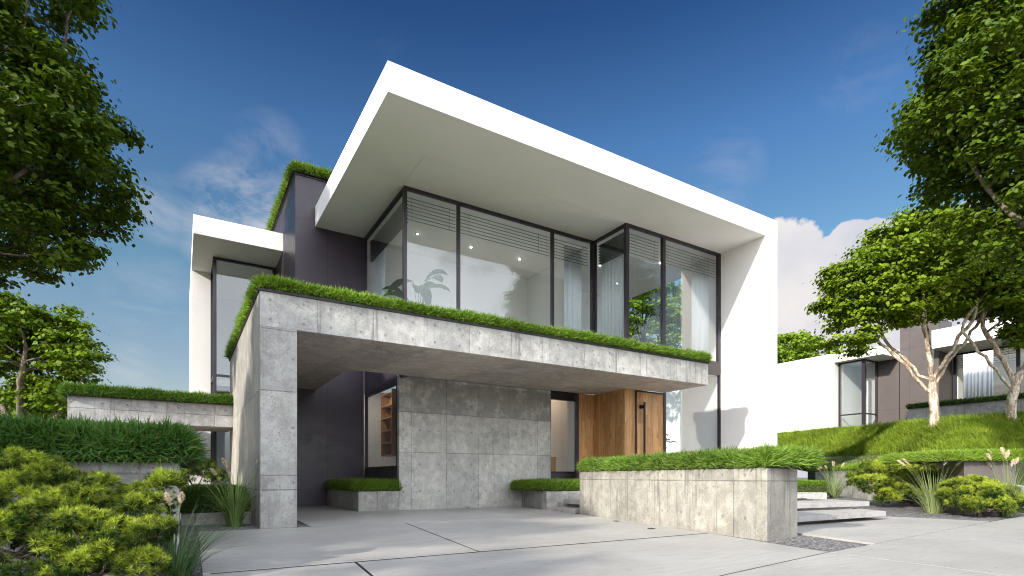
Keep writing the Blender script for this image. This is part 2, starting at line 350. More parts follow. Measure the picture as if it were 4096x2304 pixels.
def npmesh(name, V, per, faces, col, m, parent=None):
    """V (N,per,3) elements sharing one face pattern; col (N,3) colour per element or (N,per,3)"""
    N = len(V); me = bpy.data.meshes.new(name)
    fl = [len(f) for f in faces]; flat = np.concatenate([np.array(f) for f in faces])
    L = (flat[None]+np.arange(N)[:, None]*per).ravel(); tot = np.tile(fl, N); st = np.concatenate([[0], np.cumsum(tot)[:-1]])
    me.vertices.add(N*per); me.vertices.foreach_set('co', V.astype(np.float32).ravel())
    me.loops.add(len(L)); me.loops.foreach_set('vertex_index', L.astype(np.int32))
    me.polygons.add(len(tot)); me.polygons.foreach_set('loop_start', st.astype(np.int32)); me.polygons.foreach_set('loop_total', tot.astype(np.int32))
    me.update(calc_edges=True)
    if col.ndim == 2: col = np.repeat(col[:, None], per, 1)
    rgba = np.ones((N*per, 4), np.float32); rgba[:, :3] = np.clip(col.reshape(-1, 3), 0, 1)
    at = me.attributes.new('tint', 'FLOAT_COLOR', 'POINT'); at.data.foreach_set('color', rgba.ravel())
    return link(name, me, parent, m)
def nrm(a): return a/np.maximum(np.linalg.norm(a, axis=-1, keepdims=True), 1e-9)
def site(lat, w, z): return np.array([w*sin(YAW)+lat*cos(YAW), w*cos(YAW)-lat*sin(YAW), z])
def patch(P, s):   # smooth pseudo-noise over space, 0..1
    return .5+.5*np.sin(P[:, 0]*s+1.7*np.sin(P[:, 1]*s*.83+.6))*np.cos(P[:, 1]*s*1.13+1.3*np.sin(P[:, 0]*s*.71)+P[:, 2]*s)

# ------------------------------------------------------------------ grass
G1 = np.array((.085, .17, .018)); G2 = np.array((.20, .33, .035)); G3 = np.array((.035, .085, .015))
def blades(P, Nn, length, width, lean=.5, c1=G1, c2=G2, up=.5, stiff=.45):
    n = len(P); L = (length*rng.uniform(.5, 1.2, n)*(.8+.55*patch(P[:, [1, 0, 2]], 5.3)*patch(P, 1.3)**.5))[:, None]; W = width*rng.uniform(.7, 1.3, n)[:, None]
    rd = nrm(rng.normal(size=(n, 3)))
    d = nrm(Nn*(1-up)+np.array([0, 0, 1.])*up+rd*lean)
    sd = nrm(np.cross(d, rd+.01)); droop = np.array([0, 0, -1.])*stiff*rng.uniform(.2, 1.3, n)[:, None]
    out = nrm(Nn*np.array([1, 1, 0])+rd*.6+1e-6)
    mid = P+d*L*.5; tip = P+d*L*.93+(droop+out*.35)*L*.45
    V = np.stack([P-sd*W*.5, P+sd*W*.5, mid+sd*W*.42, mid-sd*W*.42, tip], 1)
    k = np.clip(patch(P, 2.1)*.5+rng.uniform(0, .6, n), 0, 1)[:, None]
    col = c1*(1-k)+c2*k; col *= (.78+.44*patch(P[:, [1, 0, 2]], .9))[:, None]; dry = rng.random(n) < .09; col[dry] = col[dry]*.5+np.array((.22, .19, .07))*.5
    return V, col
BF = [(0, 1, 2, 3), (3, 2, 4)]
def turf(name, x0, y0, x1, y1, z, label, h=.16, r=.14, dens=1400, edge=1, blade=(.16, .012), org=(0, 0), ang=0., c1=G1, c2=G2, lean=.5, band=None, over=.05, up=.45, trim=False, slope=0., cat='grass'):
    """cushion of turf with rounded rim on a rectangle given in a frame turned by ang about org; blades thick on the rim"""
    x0 -= over; y0 -= over; x1 += over; y1 += over
    def toW(P):
        Q = P.copy(); ca, sa = cos(ang), sin(ang)
        Q[:, 0] = org[0]+P[:, 0]*ca-P[:, 1]*sa; Q[:, 1] = org[1]+P[:, 0]*sa+P[:, 1]*ca; return Q
    # mound
    mb = MB(); rings = []; cx, cy = (x0+x1)/2, (y0+y1)/2
    prof = [(0, 0), (0, h-r), *[(r*(1-cos(a)), h-r+r*sin(a)) for a in (pi/6, pi/3, pi/2)]]
    V = []
    for ins, zz in prof:
        V += [(x0+ins, y0+ins, z+zz), (x1-ins, y0+ins, z+zz), (x1-ins, y1-ins, z+zz), (x0+ins, y1-ins, z+zz)]
    V = toW(np.array(V)); F = [(i*4+j, i*4+(j+1) % 4, i*4+4+(j+1) % 4, i*4+4+j) for i in range(len(prof)-1) for j in range(4)]+[tuple(len(V)-4+j for j in range(4)), (3, 2, 1, 0)]
    mb.add(V, F)
    base = mb.build(name, M['soil']); tag(base, label, cat, None, 'stuff')
    Ps, Ns = [], []
    def top(n, ax0, ay0, ax1, ay1):
        n = int(n)
        if n <= 0: return
        P = np.stack([rng.uniform(ax0, ax1, n), rng.uniform(ay0, ay1, n), np.full(n, z+h)], 1)
        dx = np.minimum(P[:, 0]-x0, x1-P[:, 0]); dy = np.minimum(P[:, 1]-y0, y1-P[:, 1]); Ps.append(P)
        N = np.zeros((n, 3)); N[:, 2] = 1; Ns.append(N)
        s = np.minimum(dx, dy); e = s < r; P[e, 2] = z+h-r+np.sqrt(np.maximum(r*r-(r-s[e])**2, 0))
        ex = e & (dx <= dy); ey = e & ~ex
        N[ex, 0] = np.where(P[ex, 0] < (x0+x1)/2, -1, 1)*1.2; N[ey, 1] = np.where(P[ey, 1] < (y0+y1)/2, -1, 1)*1.2
    A = (x1-x0)*(y1-y0)
    if band is None: top(A*dens, x0, y0, x1, y1)
    else:
        top(A*dens*.12, x0, y0, x1, y1)
        for sidek in ('f', 'l', 'r', 'b'):
            if sidek not in band: continue
            bx = dict(f=(x0, y0, x1, min(y0+.7, y1)), b=(x0, y1-.5, x1, y1), l=(x0, y0, min(x0+.7, x1), y1), r=(max(x1-.6, x0), y0, x1, y1))[sidek]
            top((bx[2]-bx[0])*(bx[3]-bx[1])*dens, *bx)
    for sd, ln in (('f', x1-x0), ('b', x1-x0), ('l', y1-y0), ('r', y1-y0)):
        if band is not None and sd not in band: continue
        n = int(ln*dens*(h+r)*1.6*edge); a = rng.uniform(-.2, pi/2, n); 
        s = r*(1-np.cos(np.maximum(a, 0))); zz = z+np.where(a < 0, rng.uniform(.0, 1, n)*(h-r), h-r+r*np.sin(np.maximum(a, 0))); nn = np.cos(a); nz = np.sin(np.maximum(a, 0))
        if sd in 'fb':
            X = rng.uniform(x0, x1, n); Y = y0+s if sd == 'f' else y1-s; N = np.stack([np.zeros(n), nn*(-1 if sd == 'f' else 1), nz], 1)
        else:
            Y = rng.uniform(y0, y1, n); X = x0+s if sd == 'l' else x1-s; N = np.stack([nn*(-1 if sd == 'l' else 1), np.zeros(n), nz], 1)
        Ps.append(np.stack([X, Y, zz], 1)); Ns.append(N)
    P = toW(np.concatenate(Ps)); N = np.concatenate(Ns); ca, sa = cos(ang), sin(ang); N = np.stack([N[:, 0]*ca-N[:, 1]*sa, N[:, 0]*sa+N[:, 1]*ca, N[:, 2]], 1)
    V, col = blades(P, N, blade[0], blade[1], lean, c1, c2, up)
    npmesh('blades', V, 5, BF, col, M['grass'], base)
    return base

# ------------------------------------------------------------------ trees
def leaves_at(P, Nn, size, c1, c2, maple=False, tilt=.5):
    n = len(P); s = (size*rng.uniform(.65, 1.25, n))[:, None, None]
    nn = nrm(Nn+rng.normal(size=(n, 3))*tilt); a = nrm(np.cross(nn, rng.normal(size=(n, 3)))); b = np.cross(nn, a)
    if maple:
        T = np.array([(0, -.5, 0), (.42, -.3, .06), (.3, 0, .02), (.5, .28, .08), (.0, .62, -.06), (-.5, .28, .08), (-.3, 0, .02), (-.42, -.3, .06)])
        F = [(0, 1, 2, 6, 7), (2, 3, 4, 5, 6)]
    else:
        T = np.array([(0, -.5, 0), (.36, -.12, .07), (.26, .25, .05), (0, .58, -.05), (-.26, .25, .05), (-.36, -.12, .07)])
        F = [(0, 1, 2, 3), (0, 3, 4, 5)]
    V = P[:, None]+(a[:, None]*T[None, :, :1]+b[:, None]*T[None, :, 1:2]+nn[:, None]*T[None, :, 2:])*s
    k = np.clip(.35*patch(P, 1.4)+rng.normal(.32, .2, n), 0, 1)[:, None]; col = c1*(1-k)+c2*k
    return V, F, col
def tree(name, base, fork, blobs, label, n_attr=420, step=.34, trunk_r=.15, leaf=.11, per=60, spray=.34, seed=1, bk='bark', lean=(0, 0), c1=(.045, .10, .012), c2=(.16, .29, .025), maple=False, flat=.32, group=None, cat='tree', minr=.011, nforks=0, cut=None, wig=.1, limbs=()):
    r_ = np.random.default_rng(seed)
    root = empty(name, tuple(base), label, cat, group)
    base = np.array(base, float)
    vols = np.array([b[3]**3*(b[4] if len(b) > 4 else 1) for b in blobs]); A = []
    for b, v in zip(blobs, vols/vols.sum()):
        k = max(6, int(n_attr*v)); q = nrm(r_.normal(size=(k, 3)))*(r_.random(k)**.42)[:, None]*b[3]; q[:, 2] *= (b[4] if len(b) > 4 else 1)
        A.append(q+np.array(b[:3]))
    A = np.concatenate(A)
    # trunk
    nodes = [base.copy()]; par = [-1]; H = fork-base[2]; ns = max(3, int(H/step))
    ph = r_.uniform(0, 6, 2)
    for i in range(1, ns+1):
        f = i/ns; wob = np.array([sin(f*5+ph[0]), cos(f*4+ph[1]), 0])*wig*.5*f
        nodes.append(base+np.array([lean[0]*f, lean[1]*f, H*f])+wob); par.append(i-1)
    nodes = [np.array(q) for q in nodes]; NP = np.array(nodes)
    dist = np.full(len(A), 1e9); near = np.zeros(len(A), int); alive = np.ones(len(A), bool)
    def upd(newi):
        D_ = np.linalg.norm(A[:, None]-NP[newi][None], axis=2); j = D_.argmin(1); d = D_[np.arange(len(A)), j]
        m_ = d < dist; dist[m_] = d[m_]; near[m_] = np.array(newi)[j[m_]]
    seeds = list(range(max(1, ns-2), ns+1))
    for (f0, dl, dw, dzl) in limbs:     # main limbs: leave the trunk at f0 of its height, sweep out and turn upward
        k_ = int(ns*f0); o_ = NP[k_].copy(); tgt = site(dl, dw, 0)+np.array([0, 0, dzl]); m_ = max(4, int(np.linalg.norm(tgt)/step)); pi_ = k_
        for q_ in range(1, m_+1):
            f = q_/m_; pos = o_+tgt*np.array([f, f, f**.95])+r_.normal(size=3)*.045
            NP = np.vstack([NP, pos[None]]); par.append(pi_); pi_ = len(NP)-1
        seeds += [pi_, pi_-1]
    ns_all = len(NP)-1
    upd(seeds)
    for it in range(90):
        if not alive.any(): break
        idx = np.unique(near[alive]); new = []
        for i in idx:
            s_ = alive & (near == i); d = nrm(A[s_]-NP[i]).sum(0)+r_.normal(size=3)*.25*s_.sum()**.5
            d = d/max(np.linalg.norm(d), 1e-6)
            if par[i] >= 0:
                pd = NP[i]-NP[par[i]]; pd = pd/max(np.linalg.norm(pd), 1e-6); d = d*.65+pd*.35; d /= np.linalg.norm(d)
            q = NP[i]+d*step; new.append((q, i))
        k0 = len(NP); NP = np.vstack([NP]+[q[None] for q, _ in new]); par += [i for _, i in new]
        upd(list(range(k0, len(NP)))); alive &= dist > step*1.25
        if it > 6: alive &= r_.random(len(A)) > .02
    n = len(NP); kids = [[] for _ in range(n)]
    for i in range(1, n): kids[par[i]].append(i)
    rad = np.zeros(n)
    for i in range(n-1, -1, -1):
        rad[i] = minr if not kids[i] else max(minr, sum(rad[k]**2.25 for k in kids[i])**(1/2.25))
    rad = minr+(rad-minr)*(trunk_r-minr)/max(rad[0]-minr, 1e-6)
    fl = rad.copy(); fl[0] *= 1.25
    mb = MB(); stack = [(0, [])]
    while stack:
        i, ch = stack.pop(); ch = ch+[i]
        while kids[i]:
            ks = sorted(kids[i], key=lambda k: -rad[k])
            for k in ks[1:]: stack.append((k, [i]))
            i = ks[0]; ch.append(i)
        rr = [fl[j]*r_.uniform(.92, 1.1) for j in ch]
        if len(ch) > 1 and ch[0] != 0: rr[0] = rr[1]*1.15
        rr[-1] *= .5
        if len(ch) > 1: mb.tube([NP[j] for j in ch], rr, 9 if rr[0] > .07 else (5 if rr[0] > .02 else 3), cap=False)
    tr = mb.build('trunk', M[bk], root, smooth=True)
    # sprays of leaves round the thin ends
    ends = np.where(rad < minr*2.6)[0]; ends = ends[ends > ns_all+1]
    P, N = [], []
    for i in ends:
        k = int(per*(1.35 if not kids[i] else .55)*r_.uniform(.6, 1.3))
        if k < 1: continue
        q = r_.normal(size=(k, 3))*np.array([1, 1, flat])*spray*.62; d = NP[i]-NP[par[i]]; d = d/max(1e-6, np.linalg.norm(d))
        P.append(NP[i]+d*spray*.5+q); nn = np.zeros((k, 3)); nn[:, 2] = 1; nn[:, :2] = q[:, :2]*.9/spray; N.append(nn)
    P = np.concatenate(P); N = np.concatenate(N)
    if cut is not None: s_ = cut(P); P, N = P[s_], N[s_]
    V, F, col = leaves_at(P, N, leaf, np.array(c1), np.array(c2), maple)
    npmesh('crown', V, V.shape[1], F, col, M['leaf'], root)
    print(name, 'nodes', n, 'leaves', len(P))
    return root
def pine(name, base, pads, label, tufts=2200, needles=16, nlen=.09, nwid=.004, seed=1, group='low mounded pine shrubs in the gravel beds', trunk_r=.07, c1=(.012, .04, .005), c2=(.37, .45, .045), bright=.5, sub=.12):
    """low mounded pine: pads of needle tufts carried on crooked limbs; pads = (x, y, z, r)"""
    r_ = np.random.default_rng(seed); root = empty(name, tuple(base), label, 'shrub', group); mb = MB(); b0 = Vector(base)
    hub = b0+Vector((0, 0, max(.12, min(p[2] for p in pads)-base[2])*.6)); mb.tube([b0, (b0+hub)/2+Vector((.02, .01, 0)), hub], [trunk_r*1.2, trunk_r, trunk_r*.9], 8)
    for p in pads:
        e = Vector(p[:3])-Vector((0, 0, p[3]*.2)); mid = (hub+e)/2+Vector((r_.normal()*.06, r_.normal()*.06, -.03)); mb.tube([hub, mid, e], [trunk_r*.6, trunk_r*.35, .012], 6)
        for k in range(7):
            q = nrm(r_.normal(size=3))*p[3]*.75; q[2] = abs(q[2])*.6; mb.tube([e, e+Vector(q)*.5+Vector((0, 0, -.02)), e+Vector(q)], [.012, .008, .004], 4)
    mb.build('trunk', M['bark'], root, smooth=True)
    T, TN, KB = [], [], []; ar = np.array([p[3]**2 for p in pads]); ar = ar/ar.sum()
    for p, a in zip(pads, ar):
        k = max(7, int(3.2*(p[3]/sub)**2)); q = nrm(r_.normal(size=(k, 3))); q[:, 2] = np.where(q[:, 2] < -.35, -q[:, 2], q[:, 2])
        cc = np.array(p[:3])+q*(p[3]-sub*.55)*r_.uniform(.72, 1.08, (k, 1))*np.array([1, 1, .9])
        m1 = max(4, int(tufts*a/k)); sb = np.clip(bright+.34*q[:, 2]+r_.normal(0, .3, k), .02, 1)  # tops lighter as new growth; undersides darker, inner shade put into the tint
        for c_, q_, b_ in zip(cc, q, sb):
            d_ = nrm(r_.normal(size=(m1, 3))+q_*.5+np.array([0, 0, .45])); T.append(c_+d_*sub*r_.uniform(.45, 1.0, (m1, 1))*np.array([1, 1, .62]))
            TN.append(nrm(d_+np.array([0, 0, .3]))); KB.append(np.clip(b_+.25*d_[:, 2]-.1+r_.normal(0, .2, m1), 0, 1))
    T = np.concatenate(T); TN = np.concatenate(TN); KB = np.concatenate(KB); n = len(T)
    P = np.repeat(T, needles, 0); N = np.repeat(TN, needles, 0); kb = np.repeat(KB, needles); m_ = len(P)
    d = nrm(N*r_.uniform(.15, 1.3, m_)[:, None]+nrm(r_.normal(size=(m_, 3)))*.95); L = (nlen*r_.uniform(.6, 1.15, m_))[:, None]
    sd = nrm(np.cross(d, r_.normal(size=(m_, 3))))*nwid*.5
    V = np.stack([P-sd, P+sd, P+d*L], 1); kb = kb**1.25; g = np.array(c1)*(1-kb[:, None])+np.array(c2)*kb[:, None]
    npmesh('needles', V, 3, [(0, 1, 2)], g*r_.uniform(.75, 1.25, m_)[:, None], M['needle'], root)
    return root
def fountain(name, base, R, H, label, n=170, plumes=8, seed=1, wid=.011, c1=(.055, .12, .03), c2=(.17, .27, .07), group='fountain grasses with pale plumes', plen=.17, lean=(0, 0), spread=1.):
    r_ = np.random.default_rng(seed); root = empty(name, tuple(base), label, 'grass clump', group); b0 = np.array(base, float)
    seg = 6; a = r_.uniform(0, 2*pi, n); s = r_.uniform(.12, 1, n)**.8*spread; L = H*r_.uniform(.6, 1.15, n)
    o0 = np.stack([np.cos(a), np.sin(a), np.zeros(n)], 1); P0 = b0+o0*(.08*r_.random(n)**.5*R/.4)[:, None]
    f = np.linspace(0, 1, seg+1)[None, :, None]
    drp = (s*r_.uniform(.5, 1.1, n))[:, None, None]
    path = P0[:, None]+o0[:, None]*(R*s)[:, None, None]*(f*.55+f**2*.65)+np.array([0, 0, 1.])*L[:, None, None]*(f*(1.02-.18*drp)-f**3*.38*drp)+np.array([lean[0], lean[1], 0])*f**2
    sd = nrm(np.cross(o0, np.array([0, 0, 1.]))+r_.normal(size=(n, 3))*.25)[:, None]; W = wid*r_.uniform(.6, 1.3, n)[:, None, None]*(1-f**1.6*.93)
    V = np.concatenate([path-sd*W*.5, path+sd*W*.5], 1); F = [(i, seg+1+i, seg+2+i, i+1) for i in range(seg)]
    k = np.clip(r_.random(n), 0, 1)[:, None]; col = np.array(c1)*(1-k)+np.array(c2)*k
    npmesh('blades', V, 2*(seg+1), F, col, M['grass'], root)
    for i in range(plumes):
        a = r_.uniform(0, 2*pi); s = r_.uniform(.1, .75); h = H*r_.uniform(.85, 1.12); o_ = np.array([cos(a), sin(a), 0])
        pts = [b0+o_*R*s*(q*.6+q*q*.5)+np.array([0, 0, h*(q-.12*s*q**3)])+np.array([lean[0], lean[1], 0])*q*q for q in np.linspace(0, 1, 7)]
        tip = pts[-1]; d = nrm(pts[-1]-pts[-2]+o_*.03); st = MB().tube(pts, [.0035]*7, 3).build('stalk', M['grass'], root)
        at = st.data.attributes.new('tint', 'FLOAT_COLOR', 'POINT'); at.data.foreach_set('color', np.tile(np.array([.2, .26, .08, 1], np.float32), len(st.data.vertices)))
        nb = 420; u = r_.random(nb); C_ = tip+d*(u*plen)[:, None]+np.array([0, 0, -.15*plen])*(u**2)[:, None]
        rad = .042*np.sin(np.pi*(.12+.82*u))**.7*(plen/.17)**.5; dd = nrm(r_.normal(size=(nb, 3))+d*.9); s2 = nrm(np.cross(dd, r_.normal(size=(nb, 3))))*.006
        V = np.stack([C_-s2, C_+s2, C_+dd*rad[:, None]*r_.uniform(.7, 1.2, nb)[:, None]], 1); k = r_.random(nb)[:, None]
        npmesh('plume', V, 3, [(0, 1, 2)], np.array((.62, .52, .38))*(1-k)+np.array((.85, .78, .66))*k, M['plume'], st)
    return root

# ================================================================== SETTING
def flat(name, poly, z, m, kind='structure'):
    me = bpy.data.meshes.new(name); n = len(poly); a = sum(poly[i][0]*poly[(i+1) % n][1]-poly[(i+1) % n][0]*poly[i][1] for i in range(n))
    if a < 0: poly = poly[::-1]
    me.from_pydata([(x, y, z if len(p) < 1 else z) for p in poly for x, y in [p[:2]]], [], [tuple(range(n))]); me.update()
    o = link(name, me, None, m); o['kind'] = kind; return o
flat('ground', [(-900, -900), (900, -900), (900, 900), (-900, 900)], -.06, simple('lawn_ground', (.12, .135, .075), .95, 0, .35, 3))
flat('gravel_bed', [(-8, -2), (22, -2), (30, 16), (22, 26), (-8, 24)], -.03, M['gravel'])
g = MB()   # gravel garden climbing gently to the low wall
gp = [(8.1, 5.45, -.02), (9.3, 5.55, -.02), (15.3, 6.78, -.015), (15.57, 4.84, -.015), (19, 5.14, -.015), (30, 6.1, -.015), (23, 9.0, .12), (20.5, 9.0, .10), (23.2, 11.2, .14), (29, 17, .16), (14, 14, .2), (12, 8.9, .1)]
g.add(gp, [(2, 3, 7), (3, 4, 6), (3, 6, 7), (4, 5, 6), (2, 7, 8), (2, 8, 11), (11, 8, 9), (11, 9, 10)]); o = g.build('gravel_garden', M['gravel']); o['kind'] = 'structure'
flat('joint_bed', [(.1, -2.9), (29, -2.9), (29, 5.8), (15.5, 4.68), (9.0, 4.02), (7.3, 3.88), (7.62, 5.3), (8.0, 6.45), (9.2, 12.5), (9.7, 15.6), (4.4, 15.6), (2.6, 15.6), (2.4, 11.45), (.35, 11.3)], -.004, M['trim'])
# driveway slabs, with open joints
dv = MB(); jt = .034
def slab(poly): dv.prism(poly, -.05, .0)
e = jt/2
slab([(.19, 6.46), (3.42-e, 6.46), (4.17-e, 11.30-e), (.27, 11.44)])
slab([(3.42+e, 6.46), (8.02, 6.46), (9.10, 11.30-e), (4.17+e, 11.30-e)])
slab([(2.24, 11.30+e), (8.3, 11.30+e), (9.0, 15.72), (4.36, 15.72), (4.30, 19.5), (2.5, 19.5)])
slab([(8.3+jt, 11.30+e), (9.10, 11.30+e), (9.5, 13.6), (9.85, 15.72), (9.0+jt, 15.72)])
slab([(.1, 2.95+e), (1.42-e, 3.13+e), (1.75-e, 6.37), (.19, 6.37)])
slab([(1.42+e, 3.13+e), (7.35, 3.96+e), (7.73, 5.38), (8.02, 6.37), (1.75+e, 6.37)])
slab([(.0, -3), (6.6-e, -3), (7.35-e, 3.96-e), (1.42, 3.13-e), (.1, 2.95-e)])
slab([(6.6+e, -3), (30, -3), (30, 6.0), (15.57, 4.78-e), (8.93, 4.10-e), (7.35+e, 3.96-e)])
slab([(8.93, 4.10+e), (15.55, 4.79+e), (15.3, 6.74), (12, 7.2), (9.6, 7.0), (9.39, 5.51)])
o = dv.build('driveway', M['paving'], bevel=.004); o['kind'] = 'structure'

flat('bounce_ground', [(-60, -40), (80, -40), (80, -3.1), (-60, -3.1)], -.02, simple('pale_bounce', (.66, .61, .55), .8))  # unseen pale ground behind the camera, added to bounce light onto the soffits
# hillside lawn, lofted through level lines
lines = [   # from foot wall to far ground; each runs from behind the house to the right
 [(29.7, 17.1, 1.28), (25.0, 12.6, 1.28), (22.8, 10.6, 1.28), (21.5, 9.2, 1.3), (21.4, 7.7, 1.33), (20.6, 6.3, 1.38), (24, 3.0, 1.4)],
 [(35.468, 25.194, 2.437), (36.681, 23.28, 2.438), (34.644, 17.492, 2.28), (26.793, 10.221, 2.011), (27.886, 7.559, 2.015), (29.88, 5.753, 2.089), (32.413, 3.617, 2.177)],
 [(37.242, 26.453, 4.034), (38.75, 24.593, 4.134), (37.793, 19.082, 4.083), (29.035, 11.076, 3.436), (30.807, 8.351, 3.585), (32.795, 6.314, 3.701), (35.655, 3.979, 3.809)],
 [(39.6, 33.6, 4.25), (39.9, 25.4, 4.36), (40.3, 22, 4.56), (41.4, 16.8, 4.56), (38, 10, 4.4), (38, 5.6, 4.4), (38, 0, 4.4)],
 [(60, 50, 4.3), (60, 30, 4.4), (60, 20, 4.5), (60, 12, 4.5), (60, 5, 4.5), (60, 0, 4.5), (60, -10, 4.5)],
]
Lc = np.array(lines, float)
def cr(P, tt):   # Catmull-Rom through rows of points
    n = len(P); i = np.clip(np.floor(tt).astype(int), 0, n-2); f = (tt-i)[:, None]
    p0, p1, p2, p3 = P[np.maximum(i-1, 0)], P[i], P[i+1], P[np.minimum(i+2, n-1)]
    return .5*((2*p1)+(-p0+p2)*f+(2*p0-5*p1+4*p2-p3)*f*f+(-p0+3*p1-3*p2+p3)*f**3)
def hill(U, Vv):  # U along 0..6, Vv across 0..4
    rows = np.stack([cr(Lc[k], U) for k in range(5)]); i = np.clip(np.floor(Vv).astype(int), 0, 3); f = (Vv-i)[:, None]; k = np.arange(len(U))
    f2 = f; a = rows[i, k]; b = rows[i+1, k]; return a*(1-f2)+b*f2
nu, nv = 60, 40; U, Vv = np.meshgrid(np.linspace(0, 6, nu), np.linspace(0, 4, nv), indexing='ij'); HP = hill(U.ravel(), Vv.ravel()); HP[:, 2] += .05*(patch(HP, .9)-.5)
hf = [(i*nv+j, (i+1)*nv+j, (i+1)*nv+j+1, i*nv+j+1) for i in range(nu-1) for j in range(nv-1)]
rim = [i*nv for i in range(nu)]+[(nu-1)*nv+j for j in range(1, nv)]; k0 = len(HP); hv = [tuple(q) for q in HP]+[(HP[q][0], HP[q][1], -.2) for q in rim]   # the slope's edge goes down to the ground
hf += [(rim[i], k0+i, k0+i+1, rim[i+1]) for i in range(len(rim)-1)]
me = bpy.data.meshes.new('hillside'); me.from_pydata(hv, [], hf); me.update()
me.polygons.foreach_set('use_smooth', [True]*len(me.polygons))
o = link('hillside', me, None, M['soil']); o['kind'] = 'structure'
# a skirt of ground under the outer lawn
def hillgrass(name, n, u0, u1, v0, v1, L, W, label, lean=.35, up=.8, c1=G1, c2=G2, lift=0.):
    U = rng.uniform(u0, u1, n); Vv = rng.uniform(v0, v1, n); P = hill(U, Vv); P[:, 2] -= .01
    N = np.zeros((n, 3)); N[:, 2] = 1; N[:, 0] = -.8
    V, col = blades(P, N, L, W, lean, c1, c2, up); o = npmesh(name, V, 5, BF, col, M['grass']); return tag(o, label, 'grass', None, 'stuff')
hillgrass('bank_grass', 62000, .6, 6, 1.0, 2.12, .40, .026, 'long bright grass covering the steep bank below the two pale trees', .35, .55, np.array((.115, .195, .015)), np.array((.27, .365, .04)))
hillgrass('terrace_lawn', 36000, .6, 6, .05, 1.0, .10, .016, 'short mown lawn on the flat strip at the foot of the grass bank', .45, .8, np.array((.13, .2, .06)), np.array((.22, .30, .10)))
hillgrass('upper_lawn', 26000, .5, 5, 2.12, 3.2, .12, .022, 'short lawn running up to the white neighbour house', .4, .8)

# ================================================================== MAIN HOUSE
house = empty('modern_house', (9, 18, 0), 'white modernist house with deep overhanging roof, dark glazing and a concrete carport', 'house')
PL, CL, FR, GL = M['plaster'], M['clad'], M['frame'], M['glass']
X0, Y0 = 1.334, 11.80; XE = 14.752; ZU, ZT = 4.014, 4.71; YM = 15.392; YB = 19.557
ZS, ZR = 9.665, 10.361
r = MB().box(3.964, 11.839, ZS, 18.61, 28, ZR).build('roof', PL, house)
MB().box(17.884, 11.84, -.05, 18.608, YM+.22, ZS-.001).build('wall', PL, house)
# service line cut in the soffit
sm = MB()
for a in ((5.60, 13.712, 12.93, 13.726), (5.593, 13.712, 5.607, 15.30)): sm.box(a[0], a[1], ZS-.004, a[2], a[3], ZS+.01)
sm.build('soffit_seam', M['seam'], r)
box('gutter_edge', M['trim'], r, 4.05, 11.95, ZR, 18.5, 27.9, ZR+.02)
# dark tall block
MB().box(3.318, YB, -.05, 5.655, 27, 11.3).build('wall', M['cladx'], house)
box('wall', M['clady'], house, 3.314, YB+.003, -.05, 3.3182, 26.9, 11.295)
dk = box('roof', M['trim'], house, 3.28, YB-.03, 11.3, 10, 27, 11.36)
box('wall', M['cladx'], house, 5.655, 20.6, ZR+.05, 10, 27, 11.3)
# left wing
wr = MB().box(.369, 22.141, 9.597, 3.312, 32, 10.264).build('roof', PL, house)
MB().box(.365, 26.13, -.05, 1.062, 32, 9.597).build('wall', PL, house)
box('wall', M['interior'], house, 1.1, 29.6, 0, 3.3, 29.8, 9.59)

def window(name, x0, z0, x1, z1, y, mull=(), rails=(), d=.11, post=.09, inset=.03, parent=house, glassm=None, head=.09, sill=.09, side='x', lit=None):
    """glazing in the plane y (or x when side is 'y'); frame with posts, one pane between each pair"""
    f = MB()
    def bb(a0, c0, a1, c1, y0, y1):
        if side == 'x': f.box(a0, y0, c0, a1, y1, c1)
        else: f.box(y0, a0, c0, y1, a1, c1)
    xs = [x0]+sorted(mull)+[x1]
    bb(x0, z1-head, x1, z1, y, y+d); bb(x0, z0, x1, z0+sill, y, y+d)
    for i, xm in enumerate(xs):
        wd = post/2 if 0 < i < len(xs)-1 else post
        a = xm-wd if i == len(xs)-1 else xm-(wd if i else 0); b = xm+wd if i < len(xs)-1 else xm
        if i == 0: a, b = xm, xm+post
        bb(a, z0+sill, b, z1-head, y+.001, y+d-.001)
    for zr in rails: bb(x0+.01, zr-.04, x1-.01, zr+.04, y+.006, y+d-.006)
    fo = f.build(name, FR, parent)
    for i in range(len(xs)-1):
        zz = [z0+sill]+sorted(rails)+[z1-head]
        for k in range(len(zz)-1):
            g = MB(); a0, a1, c0, c1 = xs[i]+.03, xs[i+1]-.03, zz[k]-.02, zz[k+1]+.02
            if side == 'x': g.box(a0, y+d*.45, c0, a1, y+d*.45+.012, c1)
            else: g.box(y+d*.45, a0, c0, y+d*.45+.012, a1, c1)
            g.build('pane', glassm or GL, fo)
    return fo
ZF = 5.2   # upper floor level
window('window', 5.65, ZF, 12.92, ZS-.002, YM, mull=(7.455, 11.085))
window('window', YM+.112, ZF, YB-.002, ZS-.002, 5.652, side='y', post=.05)
window('window', 13.72, ZF, YM-.002, ZS-.002, 12.918, side='y', post=.05)
window('window', 12.92, 5.03, 17.882, ZS-.002, 13.707, mull=(14.765,), sill=.42, post=.15)
# lower right glazing below the floor beam
window('window', 14.80, .45, 17.882, 5.028, 13.712, mull=(), post=.07)
